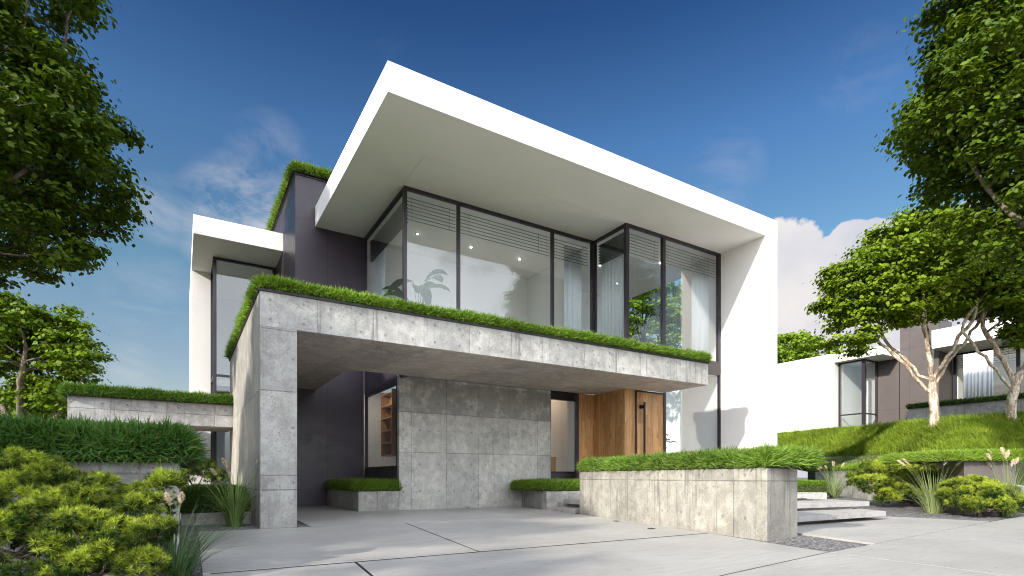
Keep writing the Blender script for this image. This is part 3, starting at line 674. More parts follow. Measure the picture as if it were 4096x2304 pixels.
# glass beside the oak box and low in the recess
window('window', 11.29, 1.10, 12.9, 4.25, 15.84, post=.03, head=.46, sill=.1)
box('wall', M['clad'], house, 12.12, YM-.002, -.05, 12.2305, YM+.12, 4.012)
box('wall', M['clad'], house, 11.29, 15.842, 4.252, 12.9, 15.95, 4.92)
box('wall', M['clad'], house, 11.29, 15.842, -.05, 12.9, 15.94, 1.098)
w_ = window('window', 16.03, 1.25, 19.5, 4.005, 5.657, side='y', post=.09, head=.14, sill=.1)
box('wall', M['clad'], house, 5.66, 15.99, -.05, 5.78, 19.55, 1.248)
box('wall', M['clad'], house, 5.66, YM+.02, 4.008, 5.78, 19.55, 4.9)
# wing glazing
window('window', 1.065, .4, 3.312, 9.595, 24.07, rails=(4.98, ), post=.12)
window('window', 24.182, .4, 26.128, 9.595, 1.066, rails=(4.98, ), side='y', post=.1)
# rear concrete wall under the canopy
cw = MB().box(5.65, 15.82, -.05, 11.288, 16.0, 4.9).build('wall', M['cwall'], house, bevel=.006)
# oak box and door
ok = MB().box(12.918, 13.76, -.02, 13.40, 13.95, 4.01).build('oak_wall', M['oakx'], house)
MB().box(12.232, YM, 0, 12.914, YM+.05, 4.01).build('oak_wall', M['oakx'], house)
MB().box(12.914, 13.757, 0, 12.924, YM+.05, 4.01).build('oak_wall', M['oaky'], house)
df = MB().box(13.40, 13.70, .45, 13.435, 13.9, 4.0).box(13.435, 13.70, 3.955, 14.80, 13.9, 4.0).box(14.762, 13.70, .45, 14.798, 13.9, 3.955).build('door_frame', FR, house)
do = MB().box(13.44, 13.74, .45, 14.757, 13.80, 3.95).build('door', M['oakx'], house)
MB().box(13.665, 13.60, 1.15, 13.735, 13.635, 3.60).box(13.58, 13.66, 3.38, 13.70, 13.74, 3.50).box(13.67, 13.635, 3.40, 13.73, 13.74, 3.47).box(13.67, 13.635, 1.3, 13.73, 13.74, 1.37).build('handle', M['handle'], do)
# carport: one poured piece
cp = MB().prism([(X0, Y0), (XE, Y0), (XE, 13.703), (12.90, 13.703), (12.90, YM-.004), (3.988, YM-.004), (3.988, YB-.004), (X0, YB-.004)], ZU, ZT)
car = cp.build('carport_roof', [M['cfront'], M['csoffit'], M['cside']], house, bevel=.008)
for p in car.data.polygons:
    if p.normal.z < -.5: p.material_index = 1
    elif p.normal.x < -.5: p.material_index = 2
pil = MB().box(X0, Y0, -.05, 2.035, 12.5, ZU-.001).build('carport_wall', [M['cpillar'], M['cside']], house, bevel=.008)
wl = MB().box(X0, 12.5, -.05, 1.75, YB-.004, ZU-.001).build('carport_wall', M['cside'], house)
for p in pil.data.polygons:
    if p.normal.x < -.5: p.material_index = 1
box('trim', M['trim'], house, X0-.03, Y0-.03, ZT+.001, XE+.02, YM-.01, ZT+.05); box('trim', M['trim'], house, X0-.03, YM-.009, ZT+.001, 3.98, YB-.01, ZT+.05)
# left cantilevered slab
cl_ = MB().prism([(-2.55, 18.267), (X0-.002, 18.267), (X0-.002, 20.3), (.32, 20.3), (.32, 29), (-2.55, 29)], 2.49, 3.15).build('canopy', [M['cleft'], M['csoffit']], house, bevel=.006)
for p in cl_.data.polygons:
    if p.normal.z < -.5: p.material_index = 1
# rooms
IN = M['interior']
box('wall', M['clad'], house, 5.79, YM+.001, 4.765, 12.9, YM+.099, 5.198)
rm = MB(); rm.box(3.4, 19.9, 4.95, 17.88, 20.05, ZS-.003); pass
rm.build('interior_wall', IN, house); box('interior_wall', IN, house, 12.93, 17.2, 4.95, 13.05, 19.899, ZS-.003)
box('floor', M['floorwood'], house, 5.66, YM+.1, 4.93, 17.88, 20.0, 5.18); box('floor', M['floorwood'], house, 13.0, 13.83, 4.93, 17.88, YM+.098, 5.18)
box('floor', M['floorwood'], house, 5.8, 16.01, .30, 17.88, 24.5, .42); box('floor', M['floorwood'], house, 14.8, 13.83, .30, 17.88, 16.0, .42)
rm = MB(); rm.box(5.8, 24.5, .42, 14.5, 24.65, 4.9); rm.build('interior_wall', IN, house); box('interior_wall', IN, house, 12.2, 17.6, .42, 14.2, 17.7, 4.9)
MB().box(1.2, 24.2, 4.6, 3.3, 29.5, 4.9).build('floor', M['floorwood'], house)
idr = MB().box(11.6, 19.86, 5.18, 12.55, 19.898, 7.6).build('interior_door', M['cloth'], house)
MB().box(11.5, 19.84, 5.18, 11.6, 19.897, 7.7).box(12.55, 19.84, 5.18, 12.65, 19.897, 7.7).box(11.6, 19.84, 7.6, 12.55, 19.897, 7.7).build('frame', M['slat'], idr)
# blinds: slats under the window heads
def blind(pts0, pts1, z1, n=7, pitch=.108, parent=house, wd=.10):
    f = MB(); d = Vector((pts1[0]-pts0[0], pts1[1]-pts0[1], 0)).normalized(); nn = Vector((-d.y, d.x, 0))*wd*.5
    for k in range(n):
        z = z1-k*pitch; a = Vector((*pts0, z)); b = Vector((*pts1, z)); dz_ = Vector((0, 0, .018)); tz = Vector((0, 0, .012))
        V = [a-nn-dz_, b-nn-dz_, b+nn+dz_, a+nn+dz_]; V += [q+tz for q in V]; f.add(V, [(0, 3, 2, 1), (4, 5, 6, 7), (0, 1, 5, 4), (1, 2, 6, 5), (2, 3, 7, 6), (3, 0, 4, 7)])
    for q in (.12, .88):
        c_ = Vector((*pts0, 0)).lerp(Vector((*pts1, 0)), q); f.box(c_.x-.004, c_.y-.004, z1-(n-1)*pitch, c_.x+.004, c_.y+.004, z1+.06)
    return f.build('blind', M['slat'], parent)
BZ = 9.44
for a, b in (((5.78, 15.62), (7.42, 15.62)), ((7.49, 15.62), (11.05, 15.62)), ((11.12, 15.62), (12.80, 15.62)), ((5.86, 15.75), (5.86, 19.4)), ((13.10, 13.95), (13.10, 15.3)), ((13.10, 13.93), (14.68, 13.93)), ((14.85, 13.93), (17.78, 13.93))): blind(a, b, BZ)
def curtain(a, b, z0, z1, label, amp=.045, waves=None, name='curtain'):
    a = Vector((*a, 0)); b = Vector((*b, 0)); L = (b-a).length; d = (b-a)/L; nn = Vector((-d.y, d.x, 0)); n = int(L*40)+8; V = []; F = []
    for i in range(n+1):
        f = i/n; s = f*L; o_ = amp*sin(s*33+sin(s*7)*1.3)+.3*amp*sin(s*71+1); q = a+d*s+nn*o_; V += [(q.x, q.y, z0), (q.x, q.y, z1)]
    F = [(2*i, 2*i+2, 2*i+3, 2*i+1) for i in range(n)]
    o = MB().add(V, F).build(name, M['cloth'], None, smooth=True); sl = o.modifiers.new('thickness', 'SOLIDIFY'); sl.thickness = .006
    return tag(o, label, 'curtain', 'white curtains behind the upper windows')
curtain((6.0, 18.2), (6.0, 19.3), 5.2, 9.5, 'white pleated curtain at the far left end of the upper glazing, nearest the dark wall')
curtain((12.0, 15.95), (12.75, 15.95), 5.2, 9.5, 'white pleated curtain just left of the inner corner of the upper glazing')
curtain((13.25, 14.1), (13.25, 15.4), 5.2, 9.5, 'white pleated curtain behind the narrow side pane of the projecting upper bay')
curtain((16.75, 14.15), (17.75, 14.15), 5.2, 9.5, 'white pleated curtain at the far right of the upper glazing beside the white wall')
for x, y in ((7.18, 18.2), (9.31, 18.2), (11.47, 18.2), (16.5, 15.55), (14.6, 17.0)):
    cs = MB(); cs.tube([(x, y, ZS-.02), (x, y, ZS-.003)], [.04, .04], 12); s_ = cs.build('ceiling_spotlight', M['steel'], house)
    MB().tube([(x, y, ZS-.026), (x, y, ZS-.0202)], [.024, .024], 12).build('lamp', M['spot'], s_)
# big-leaved pot plants indoors
def leafplant(base, H, n, label, name='potted_plant', L=.55, W=.24, seed=1, thin=False):
    r_ = random.Random(seed); root = empty(name, base, label, 'plant'); b = Vector(base)
    MB().tube([b, b+Vector((0, 0, .05)), b+Vector((0, 0, .42))], [.14, .17, .2], 16).build('pot', M['pot'], root, smooth=True)
    st = MB(); Vv, cc = [], []
    for i in range(n):
        a = i*2.4+r_.uniform(-.3, .3); h = H*r_.uniform(.62, 1.); rr = r_.uniform(.15, .42)
        top = b+Vector((cos(a)*rr, sin(a)*rr, h)); st.tube([b+Vector((0, 0, .4)), b+Vector((cos(a)*rr*.3, sin(a)*rr*.3, h*.6)), top], [.02, .014, .009], 5)
        d = Vector((cos(a), sin(a), r_.uniform(.1, 1.0))).normalized(); sd = Vector((-sin(a), cos(a), 0)); l = L*r_.uniform(.75, 1.2); w_ = W*r_.uniform(.8, 1.1)
        seg = 7
        for k in range(seg+1):
            f = k/seg; c_ = top+d*l*f+Vector((0, 0, -.5*l*f*f)); ww = w_*(sin(pi*min(1, .06+f*.94))**.6)*(1 if f < .98 else .05); up_ = Vector((0, 0, 1))*ww*.18
            Vv += [tuple(c_-sd*ww*.5+up_), tuple(c_), tuple(c_+sd*ww*.5+up_)]
    st.build('stem', M['soil'], root, smooth=True); V = np.array(Vv).reshape(n, -1, 3); F = []
    for k in range(7): F += [(3*k, 3*k+1, 3*k+4, 3*k+3), (3*k+1, 3*k+2, 3*k+5, 3*k+4)]
    kk = rng.random((n, 1)); npmesh('leaves', V, 24, F, np.array((.015, .06, .02))*(1-kk)+np.array((.05, .13, .03))*kk, M['leaf'], root); return root
leafplant((6.75, 17.0, 5.18), 2.5, 10, 'broad-leaved banana plant behind the upper corner glass', L=1.0, W=.42, seed=3)
leafplant((15.1, 15.1, 5.18), 2.5, 20, 'narrow-leaved dracaena behind the projecting upper bay window', L=.8, W=.05, seed=5)
leafplant((15.1, 14.35, .42), 2.1, 14, 'dark leafy pot plant behind the glass just right of the oak front door', L=.5, W=.24, seed=8)
# bookcase and cabinet seen through the lower panes
bc = empty('bookcase', (7.7, 22.6, 1.9), 'warm wooden wall bookcase behind the tall pane left of the rear concrete wall', 'bookcase')
MB().box(7.5, 21.9, 1.9, 7.9, 21.94, 4.7).box(7.5, 23.3, 1.9, 7.9, 23.34, 4.7).box(7.86, 21.94, 1.9, 7.9, 23.3, 4.7).build('case', M['shelf'], bc)
for k in range(6): box('shelf', M['shelf'], bc, 7.52, 21.945, 1.92+k*.53, 7.858, 23.295, 1.96+k*.53)
for x, y in ((6.6, 22.2), (6.6, 23.2), (11.8, 16.3)):  # unseen lamps by the bookcase, and one added to brighten the entry wall
    s_ = MB().tube([(x, y, 4.87), (x, y, 4.9)], [.06, .06], 12).build('ceiling_spotlight', M['steel'], house)
    MB().tube([(x, y, 4.862), (x, y, 4.8698)], [.042, .042], 12).build('lamp', M['unseen_lamp'], s_)
box('interior_wall', M['warm'], house, 11.2, 16.95, .42, 12.9, 17.05, 4.9); box('interior_wall', IN, house, 11.1, 16.01, .42, 11.18, 16.94, 4.9)
cb = empty('cabinet', (11.9, 17, .42), 'low oak cabinet behind the glass between the concrete wall and the oak box', 'cabinet')
MB().box(11.2, 16.4, .42, 11.95, 16.9, 1.7).build('body', M['oakx'], cb); box('top', M['shelf'], cb, 11.19, 16.38, 1.702, 11.97, 16.92, 1.75)

# ================================================================== PLANTERS, WALLS, STEPS
def poly_planter(name, poly, z0, z1, m, label, cat='planter'):
    o = MB().prism(poly, z0, z1).build(name, m, None, bevel=.008); return tag(o, label, cat)
PA = np.array([8.0, 5.265]); pang = math.atan2(6.44, 1.325)-pi/2
poly_planter('planter', [(8.0, 5.265), (9.12, 5.43), (10.45, 11.95), (9.325, 11.708)], -.05, 1.145, M['cplant'], 'tall pale concrete planter in full sun on the right of the driveway')
turf('planter_grass', 0, 0, 1.08, 6.5, 1.15, 'thick grass cushion on the tall sunlit concrete planter right of the driveway', h=.22, r=.16, dens=1900, blade=(.19, .016), org=(8.0, 5.265), ang=pang, over=.015, c1=np.array((.08, .16, .02)), c2=np.array((.2, .32, .045)))
poly_planter('planter', [(4.34, 19.5), (4.42, 15.84), (5.64, 15.815), (5.64, 19.5)], -.05, .58, M['clow'], 'low concrete planter in the carport corner left of the rear concrete wall')
turf('planter_grass', 4.40, 15.86, 5.64, 19.4, .58, 'dark grass in the low planter left of the rear concrete wall', h=.24, r=.18, dens=1700, blade=(.16, .012), over=.05)
poly_planter('planter', [(10.05, 15.80), (9.45, 13.45), (10.6, 13.2), (12.8, 13.3), (12.85, 15.38), (11.3, 15.38), (11.29, 15.80)], -.05, .56, M['clow'], 'low concrete planter at the right end of the rear concrete wall, below the oak wall')
turf('planter_grass', 0, 0, 3.0, 2.1, .56, 'dark grass in the low planter at the right end of the rear concrete wall', h=.26, r=.18, dens=1500, blade=(.16, .012), org=(9.50, 13.45), ang=.02, over=.0)
# left near planter
poly_planter('planter', [(-7, 8.4), (-.02, 8.4), (-.02, 13.55), (-7, 13.55)], -.05, 1.19, M['cleftp'], 'grey streaked concrete planter at the left behind the near pine shrub')
turf('planter_grass', -5.5, 8.4, -.02, 13.55, 1.19, 'deep dark green grass cushion on the left concrete planter behind the near pine', h=.36, r=.28, dens=1300, blade=(.26, .023), over=.1, c1=np.array((.03, .085, .02)), c2=np.array((.09, .19, .035)), lean=.7)
# low bed between planter and carport
poly_planter('planter', [(.0, 13.5), (X0-.005, 13.3), (X0-.005, 16.5), (.0, 16.5)], -.05, .225, M['clow'], 'very low concrete kerb planter beside the carport side wall')
turf('planter_grass', .02, 13.45, 1.27, 16.4, .225, 'rounded dark grass hump beside the carport side wall behind the fountain grass', h=.5, r=.34, dens=1800, blade=(.13, .011), over=.0, c1=G3, c2=np.array((.09, .17, .03)))
# turf on the roofs
turf('roof_turf', X0, Y0, XE, YM-.1, ZT+.05, 'green turf edging the top of the wide concrete carport roof', h=.15, r=.12, dens=2300, blade=(.21, .019), band='flr', over=.02, edge=.8, c1=np.array((.09, .18, .018)), c2=np.array((.21, .34, .04)))
turf('roof_turf', X0, YM-.05, 3.96, YB-.1, ZT+.05, 'green turf on the rear left arm of the carport roof', h=.15, r=.12, dens=1900, blade=(.21, .014), band='l', over=.02)
turf('roof_turf', -2.55, 18.267, X0-.03, 24, 3.15, 'dark turf on the cantilevered concrete slab at the left', h=.2, r=.16, dens=1500, blade=(.2, .015), band='fl', over=.12, c1=np.array((.05, .12, .015)), c2=np.array((.12, .23, .03)))
turf('roof_turf', 3.32, YB, 8, 26, 11.36, 'turf on top of the tall dark block behind the white roof', h=.24, r=.18, dens=1000, blade=(.26, .02), band='fl', over=.1)
# front steps
def step(y0x, label, z, pts, rpts, zr):
    root = empty('step', (pts[0][0], pts[0][1], zr), label, 'step', 'floating concrete steps beside the tall planter')
    MB().prism(pts, z-.12, z).build('tread', M['step'], root, bevel=.006); MB().prism(rpts, zr-.05, z-.121).build('riser', M['riser'], root)
step(0, 'lowest and longest floating concrete step right of the tall planter', .2, [(9.3, 6.42), (14.1, 6.26), (14.95, 7.6), (9.75, 8.6)], [(9.6, 6.62), (14.75, 6.84), (15.3, 8.0), (9.9, 8.6)], 0)
step(0, 'second floating concrete step up right of the tall planter', .38, [(9.7, 7.65), (14.9, 6.99), (15.6, 8.6), (10.1, 9.6)], [(9.9, 7.9), (14.3, 7.1), (14.9, 9.2), (10.2, 9.6)], .2)
step(0, 'third floating concrete step up right of the tall planter', .56, [(10, 9.2), (14.5, 7.95), (15.2, 9.6), (10.4, 11.2)], [(10.2, 9.4), (14.1, 8.15), (14.7, 9.9), (10.4, 11.1)], .38)
MB_ = MB().prism([(10.5, 11.4), (15.2, 9.7), (17.8, 13.65), (13, 13.65)], .38, .45).build('path', M['step']); MB_['kind'] = 'structure'
step(0, 'lower entry step behind the left end of the tall planter', .10, [(9.45, 13.4), (9.35, 11.95), (10.6, 12.1), (10.8, 13.35)], [(9.6, 13.3), (9.55, 12.1), (10.6, 12.2), (10.8, 13.3)], 0)
step(0, 'upper entry step behind the left end of the tall planter', .32, [(9.9, 13.2), (9.75, 11.95), (10.9, 12.0), (11, 13.2)], [(10.05, 13.1), (10, 12.1), (10.9, 12.1), (11, 13.1)], .1)
# low garden retaining wall and the grass rolling over it
gw = MB(); gl = [(29.5, 16.9), (24.77, 12.4), (22.6, 10.43), (21.3, 9.1), (21.2, 7.7), (20.2, 6.5)]
for i in range(len(gl)-1):
    a, b = Vector((*gl[i], 0)), Vector((*gl[i+1], 0)); d = (b-a).normalized(); nn = Vector((-d.y, d.x, 0))*.22*(1 if i < 3 else 1)
    gw.prism([(a.x, a.y), (b.x, b.y), (b.x+nn.x, b.y+nn.y), (a.x+nn.x, a.y+nn.y)], -.05, 1.29+.002*i)
tag(gw.build('garden_wall', M['cgarden'], None), 'low pale concrete retaining wall holding the lawn terrace behind the steps', 'wall')
n = 14000; seg = rng.integers(0, 4, n); f = rng.random(n); GA = np.array(gl, float); P2 = GA[seg]*(1-f[:, None])+GA[seg+1]*f[:, None]
P = np.concatenate([P2+rng.normal(0, .13, (n, 2))+np.array([.12, .05]), (1.28+.16*rng.random(n))[:, None]], 1); N = np.tile(np.array([[-1., -.5, .6]]), (n, 1))
V, col = blades(P, N, .2, .016, .5, np.array((.12, .22, .02)), np.array((.27, .42, .04)), .3); tag(npmesh('edging_grass', V, 5, BF, col, M['grass']), 'bright grass hanging over the pale low garden wall', 'grass', None, 'stuff')
# clipped grass strip in front of that wall
ha, hb = site(9.6, 21.7, 0), site(12.2, 21.0, 0); han = math.atan2(hb[1]-ha[1], hb[0]-ha[0]); hn = np.array([-sin(han), cos(han)])
tag(MB().prism([tuple(ha[:2]), tuple(hb[:2]), tuple(hb[:2]+hn*1.1), tuple(ha[:2]+hn*1.1)], -.05, .40).build('planter', M['cgarden'], None), 'low concrete kerb bed holding the clipped green strip above the steps', 'planter')
turf('hedge_strip', 0, 0, float(np.linalg.norm(hb-ha)), 1.1, .40, 'clipped dark green strip in the low kerb bed above the steps', h=.40, r=.14, dens=1500, blade=(.10, .013), org=tuple(ha[:2]), ang=han, over=0.)
# brown box planter on the right
turf('side_lawn', 0, 0, 5, 4, -.02, 'mown grass at the far right edge behind the brown box planter', h=.4, r=.3, dens=500, blade=(.12, .016), org=(20.7, 3.6), ang=.3, over=0., c1=np.array((.12, .22, .02)), c2=np.array((.25, .38, .05)))
bx = empty('box_planter', (18.04, 5.33, 0), 'dark brown metal-clad box planter at the far right edge of the gravel garden', 'planter')
MB().prism([(18.04, 5.33), (18.35, 5.13), (20.4, 6.6), (18.9, 7.0), (17.24, 5.84)], -.05, 1.40).build('body', M['box'], bx)
turf('planter_grass', -1.5, .0, .42, 2.1, 1.40, 'bright grass on the dark brown box planter at the far right', h=.2, r=.16, dens=1900, blade=(.16, .013), org=(18.04, 5.28), ang=-.56, over=.12, c1=np.array((.12, .22, .02)), c2=np.array((.27, .40, .05)))
# ground lamps
for i, (x, y) in enumerate(((.13, 9.9), (.107, 7.84), (7.55, 7.5), (8.2, 9.2), (7.9, 15.68))):
    lb = ['recessed ground lamp in the left gravel strip, farther of its two', 'recessed ground lamp in the left gravel strip, nearer of its two', 'recessed ground lamp in the narrow gravel strip near the middle of the tall planter', 'recessed ground lamp in the narrow gravel strip near the far end of the tall planter', 'recessed ground lamp in the gravel at the foot of the rear concrete wall'][i]
    px = x if i < 2 or i == 4 else x+.18
    g_ = empty('ground_lamp', (px, y, -.03), lb, 'lamp', 'recessed ground lamps'); box('housing', M['trim'], g_, px-.045, y-.06, -.04, px+.045, y+.06, .012); box('lens', M['steel'], g_, px-.03, y+.0, .0122, px+.03, y+.05, .02)
# boulder
import bmesh
bm = bmesh.new(); bmesh.ops.create_icosphere(bm, subdivisions=4, radius=1)
for v in bm.verts:
    k = 1+.25*mnoise.noise(v.co*1.3)+.08*mnoise.noise(v.co*5); v.co = Vector((v.co.x*1.1*k, v.co.y*.9*k, v.co.z*.55*k))
me = bpy.data.meshes.new('boulder'); bm.to_mesh(me); bm.free(); bo = link('boulder', me, None, M['stone']); bo.location = (21.0, 5.9, .2); tag(bo, 'pale rounded boulder at the right edge beyond the pine shrubs', 'boulder')
me.polygons.foreach_set('use_smooth', [True]*len(me.polygons))

M['cladn'] = M['clady'].copy(); M['cladn'].name = 'brown_cladding'
for n_ in M['cladn'].node_tree.nodes:
    if n_.type == 'MIX' and not n_.inputs[6].is_linked and n_.inputs[6].default_value[0] < .032 and n_.inputs[6].default_value[0] > .028: n_.inputs[6].default_value = (.078, .065, .063, 1); n_.inputs[7].default_value = (.10, .084, .08, 1)
# ================================================================== NEIGHBOUR HOUSE
nb = empty('neighbour_house', (38, 18, 4), 'second white house with dark cladding and glass, up the grassy bank at the right', 'house')
MB().box(35.99, 19.01, 2.5, 45, 34, 8.9).build('wall', PL, nb)
MB().box(35.99, 16.156, 8.40, 46, 19.009, 8.9).build('roof', PL, nb)
MB().box(35.992, 19.2, 8.902, 45, 34, 8.99).build('roof', PL, nb)
window('window', 17.52, 3.8, 19.008, 8.398, 36.53, rails=(5.0,), side='y', parent=nb, post=.08, glassm=M['glass2'])
window('window', 36.53, 3.8, 38.158, 8.398, 17.41, rails=(5.0,), parent=nb, post=.12, glassm=M['glass2'])
MB().box(38.16, 16.2, 3, 38.4, 17.5, 8.398).box(38.16, 14.143, 3, 38.4, 16.1555, 10.4).build('wall', M['cladn'], nb)
MB().box(38.41, 15.0, 3, 46, 16.15, 10.4).build('wall', M['cladn'], nb)
MB().box(38.162, 14.13, 3, 40.0, 14.142, 10.4).build('wall', M['cladn'], nb)
box('interior_wall', IN, nb, 40.5, 17.4, 3.5, 40.6, 18.99, 8.39); box('floor', M['floorwood'], nb, 36.65, 17.55, 3.6, 40.4, 18.98, 3.9)
box('interior_wall', IN, nb, 38.42, 17.52, 3.5, 38.5, 18.2, 8.39)
MB().box(37.2, -6, 8.45, 46, 14.12, 9.5).build('roof', PL, nb)
window('window', -2, 4.9, 14.09, 8.448, 40.0, mull=(2.5, 6.8, 11.1), side='y', parent=nb, post=.16, glassm=M['glass2'])
box('floor', M['floorwood'], nb, 40.15, -2, 4.7, 46, 14.1, 5.0); box('interior_wall', IN, nb, 45.9, -2, 5, 46, 14.1, 8.45); box('interior_wall', IN, nb, 40.2, 13.9, 5, 45.9, 14.1, 8.45)
for k in range(3): blind((40.25, 13.95-k*4.3), (40.25, 13.95-k*4.3-2.7), 8.3, 6, .14, nb)
curtain((40.4, 12.3), (40.4, 13.7), 5.0, 8.4, 'pale curtain behind the big window of the neighbour house')
tp = MB().box(38.4, -5, 3.4, 44.2, 15.8, 5.2).build('terrace_wall', M['cgarden'], None); tag(tp, 'grey concrete terrace wall in front of the big window of the neighbour house', 'wall')
turf('terrace_grass', 38.4, -5, 44.1, 15.8, 5.2, 'dark grass along the top of the terrace wall of the neighbour house', h=.2, r=.12, dens=420, blade=(.2, .03), band='lb', over=.05, c1=G3, c2=G1)

nb.scale = (1.12, 1.12, 1.12); nb.location = (38*1.12, 18*1.12, 1+3*1.12)   # stands a little farther off than first drawn
# ================================================================== PLANTING
def blob(lat, w, z, r, fl=.8): return (*site(lat, w, z), r, fl)
TG = 'broadleaf trees around the house'
tree('broadleaf_tree', site(-15.4, 13, -.05), 5.5, [blob(-14, 13, 9.3, 3.9), blob(-12.3, 13, 12.4, 2.0), blob(-11.3, 13, 9.0, 1.9), blob(-12.0, 13, 7.0, 1.5), blob(-14, 12, 13, 2.6), blob(-11.6, 12.6, 10.8, 1.3)], 'large dark tree whose crown fills the upper left corner', n_attr=1700, step=.33, trunk_r=.26, leaf=.14, per=125, spray=.38, seed=11, minr=.008, c1=(.022, .052, .004), c2=(.105, .165, .010), group=TG)
tree('broadleaf_tree', site(16.2, 14, .5), 5.5, [blob(14, 14, 10.8, 3.0), blob(12.0, 14, 10.6, 1.6), blob(12.9, 14, 9.8, 1.6), blob(14, 14, 13.6, 2.5), blob(12.6, 14, 12.4, 1.2), blob(13.8, 14, 7.4, 1.2), blob(13.5, 14, 8.3, 1.5)], 'large tree whose crown fills the upper right corner', n_attr=2300, step=.33, trunk_r=.26, leaf=.14, per=150, spray=.42, seed=23, minr=.008, lean=(-1.2, .5), c1=(.024, .055, .004), c2=(.12, .185, .011), group=TG)
tree('broadleaf_tree', site(18.7, 24, 3.2), 5.4, [blob(18.3, 24, 10.1, 2.9, .8), blob(15.7, 24, 9.3, 1.9), blob(15.3, 24, 7.0, 1.0, .4), blob(20.9, 24, 9.6, 2.1), blob(17, 23.5, 8.3, 1.5, .5), blob(14.9, 24, 8.2, .9, .6)], 'pale-barked spreading tree standing alone on top of the grass bank, left of its twin', n_attr=1700, step=.33, trunk_r=.17, leaf=.14, per=125, spray=.46, seed=31, bk='bark2', maple=True, c1=(.045, .095, .006), c2=(.25, .35, .018), group=TG, flat=.25, wig=.2, limbs=((.82, -2.3, .3, 2.5), (.95, -1.0, -.8, 2.7), (.86, 2.1, .2, 2.7), (1., .4, .9, 2.6), (1., 1.0, -.9, 2.3), (.95, -1.6, 1.0, 2.4)))
tree('broadleaf_tree', site(21.2, 23, 3.3), 5.0, [blob(21.6, 23, 9.9, 2.5, .85), blob(20.1, 22.6, 8.6, 1.2, .5), blob(24, 23, 9, 2.4), blob(22.6, 23, 7.6, 1.5, .6)], 'pale-barked tree at the right edge on top of the grass bank', n_attr=1300, step=.33, trunk_r=.18, leaf=.14, per=120, spray=.46, seed=37, bk='bark2', maple=True, c1=(.03, .075, .005), c2=(.19, .28, .015), group=TG, flat=.25, wig=.2, limbs=((.8, -2.0, .3, 2.6), (.9, 1.5, .2, 2.6), (1., -.6, .9, 2.6), (1., .9, -.9, 2.0)))
tree('broadleaf_tree', site(-22.7, 25, -.05), 3.8, [blob(-22.6, 25, 7.3, 2.1), blob(-20.6, 25, 6.4, 1.4), blob(-24.5, 25, 7.6, 2.3), blob(-20.4, 25, 4.6, 1.1, .6), blob(-22.3, 26, 4.6, 1.7, .5), blob(-20.9, 25, 7.9, .9)], 'mid-green spreading tree at the left edge behind the planter', n_attr=1100, step=.34, trunk_r=.2, leaf=.15, per=80, spray=.42, seed=41, maple=True, c1=(.03, .075, .004), c2=(.18, .27, .012), group=TG, flat=.28, wig=.3, limbs=((.7, 1.9, .2, 1.7), (.9, -1.6, .3, 2.2), (1., 1.0, -.9, 2.2)))
for i, (lat, w_, z, r_, lb) in enumerate(((-31, 36, 4.6, 3.4, 'leafy tree farther back behind the left planter, low behind its neighbour'), (-26.5, 37, 3.4, 2.4, 'low leafy tree behind the left canopy slab end'), (28.6, 56, 13.0, 3.6, 'bright green tree above the roof of the neighbour house, next to the main house'), (33.4, 54, 11.6, 2.6, 'bright tree behind the neighbour house roof, partly under the pale tree'))):
    zb = 0 if i < 2 else 4.3
    tree('broadleaf_tree', site(lat, w_, zb), max(zb+1.5, z-r_*.9), [blob(lat, w_, z, r_), blob(lat+r_*.6, w_, z-r_*.4, r_*.6), blob(lat-r_*.6, w_, z-r_*.35, r_*.65)], lb, n_attr=480, step=.5, trunk_r=.2, leaf=.32, per=60, spray=.6, seed=50+i, c1=(.06, .12, .008), c2=(.24, .36, .025), group=TG)
tree('broadleaf_tree', site(11.2, 46, 4.3), 9, [blob(11, 46, 14.5, 4.2), blob(8.5, 46, 12.5, 2.4), blob(13.5, 46, 12, 2.6)], 'tall tree added behind the main house, standing in for greenery reflected in the projecting upper bay', n_attr=520, step=.5, trunk_r=.25, leaf=.3, per=60, spray=.6, seed=71, c1=(.05, .11, .008), c2=(.22, .34, .02), group=TG)  # added behind the bay glass in place of reflected trees
# trees outside the frame on the sunny side: they dapple the forecourt and stand in the window reflections
tree('broadleaf_tree', (-11.5, 8.2, -.05), 3.2, [(-11, 8.2, 7.2, 3.0, .95), (-9.6, 9.6, 6.4, 1.8), (-11.5, 10.5, 6.8, 2.2)], 'tree left of the frame that shades the carport pillar', n_attr=900, step=.42, trunk_r=.24, leaf=.26, per=44, spray=.5, seed=61, group=TG)
tree('broadleaf_tree', (-11, 3.6, -.05), 2.6, [(-11, 1.7, 5.6, 1.2), (-11, 5.8, 5.2, 1.2), (-11, 4.7, 6.8, 1.2), (-9.8, 6.4, 4.2, .9)], 'tree left of the frame that shades the forecourt', n_attr=420, step=.42, trunk_r=.2, leaf=.26, per=30, spray=.5, seed=67, group=TG)

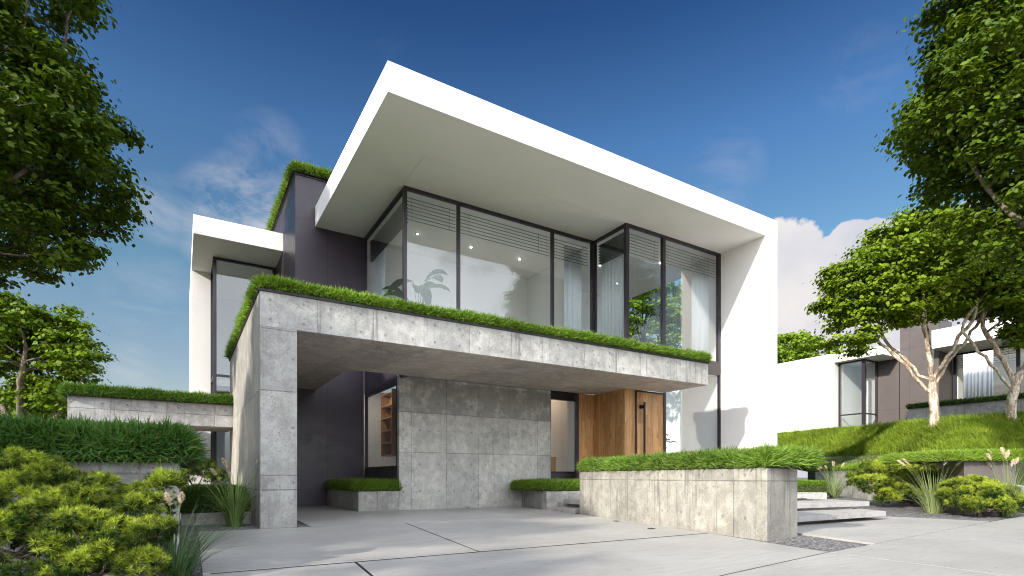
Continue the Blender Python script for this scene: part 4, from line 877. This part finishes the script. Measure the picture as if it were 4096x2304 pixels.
# shrubs
def pads(L, k=1.): return [(*site(a, b, z), r*k) for a, b, z, r in L]
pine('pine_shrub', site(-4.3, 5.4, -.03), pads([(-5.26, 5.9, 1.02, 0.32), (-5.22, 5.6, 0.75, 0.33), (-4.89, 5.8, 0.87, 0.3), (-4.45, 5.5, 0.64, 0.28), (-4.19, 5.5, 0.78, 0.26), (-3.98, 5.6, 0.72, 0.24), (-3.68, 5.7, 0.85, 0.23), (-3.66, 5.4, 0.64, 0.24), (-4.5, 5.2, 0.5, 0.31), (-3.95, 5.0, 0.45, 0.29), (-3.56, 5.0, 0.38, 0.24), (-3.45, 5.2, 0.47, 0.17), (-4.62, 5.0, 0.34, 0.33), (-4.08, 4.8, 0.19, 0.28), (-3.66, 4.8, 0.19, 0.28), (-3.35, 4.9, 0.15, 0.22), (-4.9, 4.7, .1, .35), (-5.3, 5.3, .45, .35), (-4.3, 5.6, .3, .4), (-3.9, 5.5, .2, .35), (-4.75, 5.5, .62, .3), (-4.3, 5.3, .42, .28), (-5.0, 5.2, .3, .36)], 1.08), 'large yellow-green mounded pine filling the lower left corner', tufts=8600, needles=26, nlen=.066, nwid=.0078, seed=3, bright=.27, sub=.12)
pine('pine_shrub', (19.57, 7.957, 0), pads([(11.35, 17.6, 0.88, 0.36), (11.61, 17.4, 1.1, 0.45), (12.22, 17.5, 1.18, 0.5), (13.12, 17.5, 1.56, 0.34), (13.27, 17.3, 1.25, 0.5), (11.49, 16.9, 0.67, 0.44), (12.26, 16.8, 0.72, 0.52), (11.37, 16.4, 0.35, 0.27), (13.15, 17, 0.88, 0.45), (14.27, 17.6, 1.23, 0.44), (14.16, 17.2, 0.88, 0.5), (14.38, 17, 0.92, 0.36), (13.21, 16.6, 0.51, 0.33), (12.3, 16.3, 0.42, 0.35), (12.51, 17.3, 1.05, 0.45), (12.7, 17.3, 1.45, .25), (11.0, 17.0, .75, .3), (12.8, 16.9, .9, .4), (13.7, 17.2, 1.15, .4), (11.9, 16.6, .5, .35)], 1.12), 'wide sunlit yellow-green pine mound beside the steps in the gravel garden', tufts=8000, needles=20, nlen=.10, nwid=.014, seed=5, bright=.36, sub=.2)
pine('pine_shrub', (16.919, 5.428, 0), pads([(11.1, 13.9, 0.45, 0.26), (11.36, 13.8, 0.66, 0.35), (11.88, 13.9, 0.7, 0.36), (11.37, 13.5, 0.4, 0.4), (11.96, 13.6, 0.5, 0.4), (12.39, 13.7, 0.53, 0.33), (12.64, 13.7, 0.38, 0.27), (11.77, 13.2, 0.28, 0.3), (11.25, 13.2, 0.25, 0.27), (12.22, 14, 0.76, 0.22), (11.7, 13.4, .55, .35), (12.5, 13.4, .3, .25)], 1.1), 'smaller yellow-green pine mound in front of the brown box planter', tufts=4800, needles=20, nlen=.08, nwid=.011, seed=7, bright=.38, trunk_r=.05, sub=.16)
pine('pine_shrub', site(16.6, 17.2, .3), pads([(15.9, 16.9, 1.15, .4), (16.4, 17.2, 1.35, .55), (16.9, 17.4, 1.2, .6), (16.1, 16.6, .75, .45), (17.4, 17.5, 1.6, .6)]), 'dark pine at the right edge behind the brown box planter', tufts=1500, needles=16, nlen=.12, nwid=.013, seed=9, bright=.3, sub=.2)
pine('pine_shrub', site(-9.9, 17, .0), pads([(-10.3, 17, 1.0, .5), (-9.7, 17, 1.15, .45), (-10.2, 17, 1.5, .32), (-9.3, 17, .95, .35), (-10.7, 17, .85, .35)]), 'dark small layered pine between the left planter and the carport', tufts=1700, needles=16, nlen=.1, nwid=.011, seed=11, bright=.3)
fountain('fountain_grass', (.943, 12.54, -.03), .62, 1.32, 'tall fountain grass with pale plumes in the gravel beside the carport pillar', n=230, plumes=8, seed=1, wid=.019, c1=(.09, .17, .05), c2=(.30, .42, .14), plen=.2)
fountain('fountain_grass', (-.02, 6.42, -.03), .52, .82, 'fountain grass with two plumes leaning over the left edge of the driveway', n=190, plumes=2, seed=4, wid=.009, lean=(.16, .05), c1=(.05, .12, .05), c2=(.13, .22, .08), plen=.15)
fountain('fountain_grass', (17.264, 6.507, -.03), .85, 1.45, 'fountain grass with many plumes between the two sunlit pine mounds', n=200, plumes=9, seed=7, wid=.018, c1=(.12, .18, .07), c2=(.32, .38, .17), plen=.26)
fountain('fountain_grass', (*site(12.45, 13.65, .0)[:2], .0), .75, 1.45, 'fountain grass with the most plumes, in front of the brown box planter', n=190, plumes=15, seed=9, wid=.014, c1=(.14, .2, .08), c2=(.34, .4, .18), plen=.22)
fountain('fountain_grass', (*site(13.35, 22.5, .12)[:2], .12), .85, 1.45, 'fountain grass against the pale low wall above the steps', n=170, plumes=8, seed=12, wid=.018, c1=(.12, .18, .07), c2=(.3, .36, .16), plen=.25)
fountain('fountain_grass', (14.5, 13.0, .45), .5, 1.15, 'fountain grass behind the tall planter with only its plume tips showing by the door', n=60, plumes=6, seed=15, wid=.012, plen=.24)
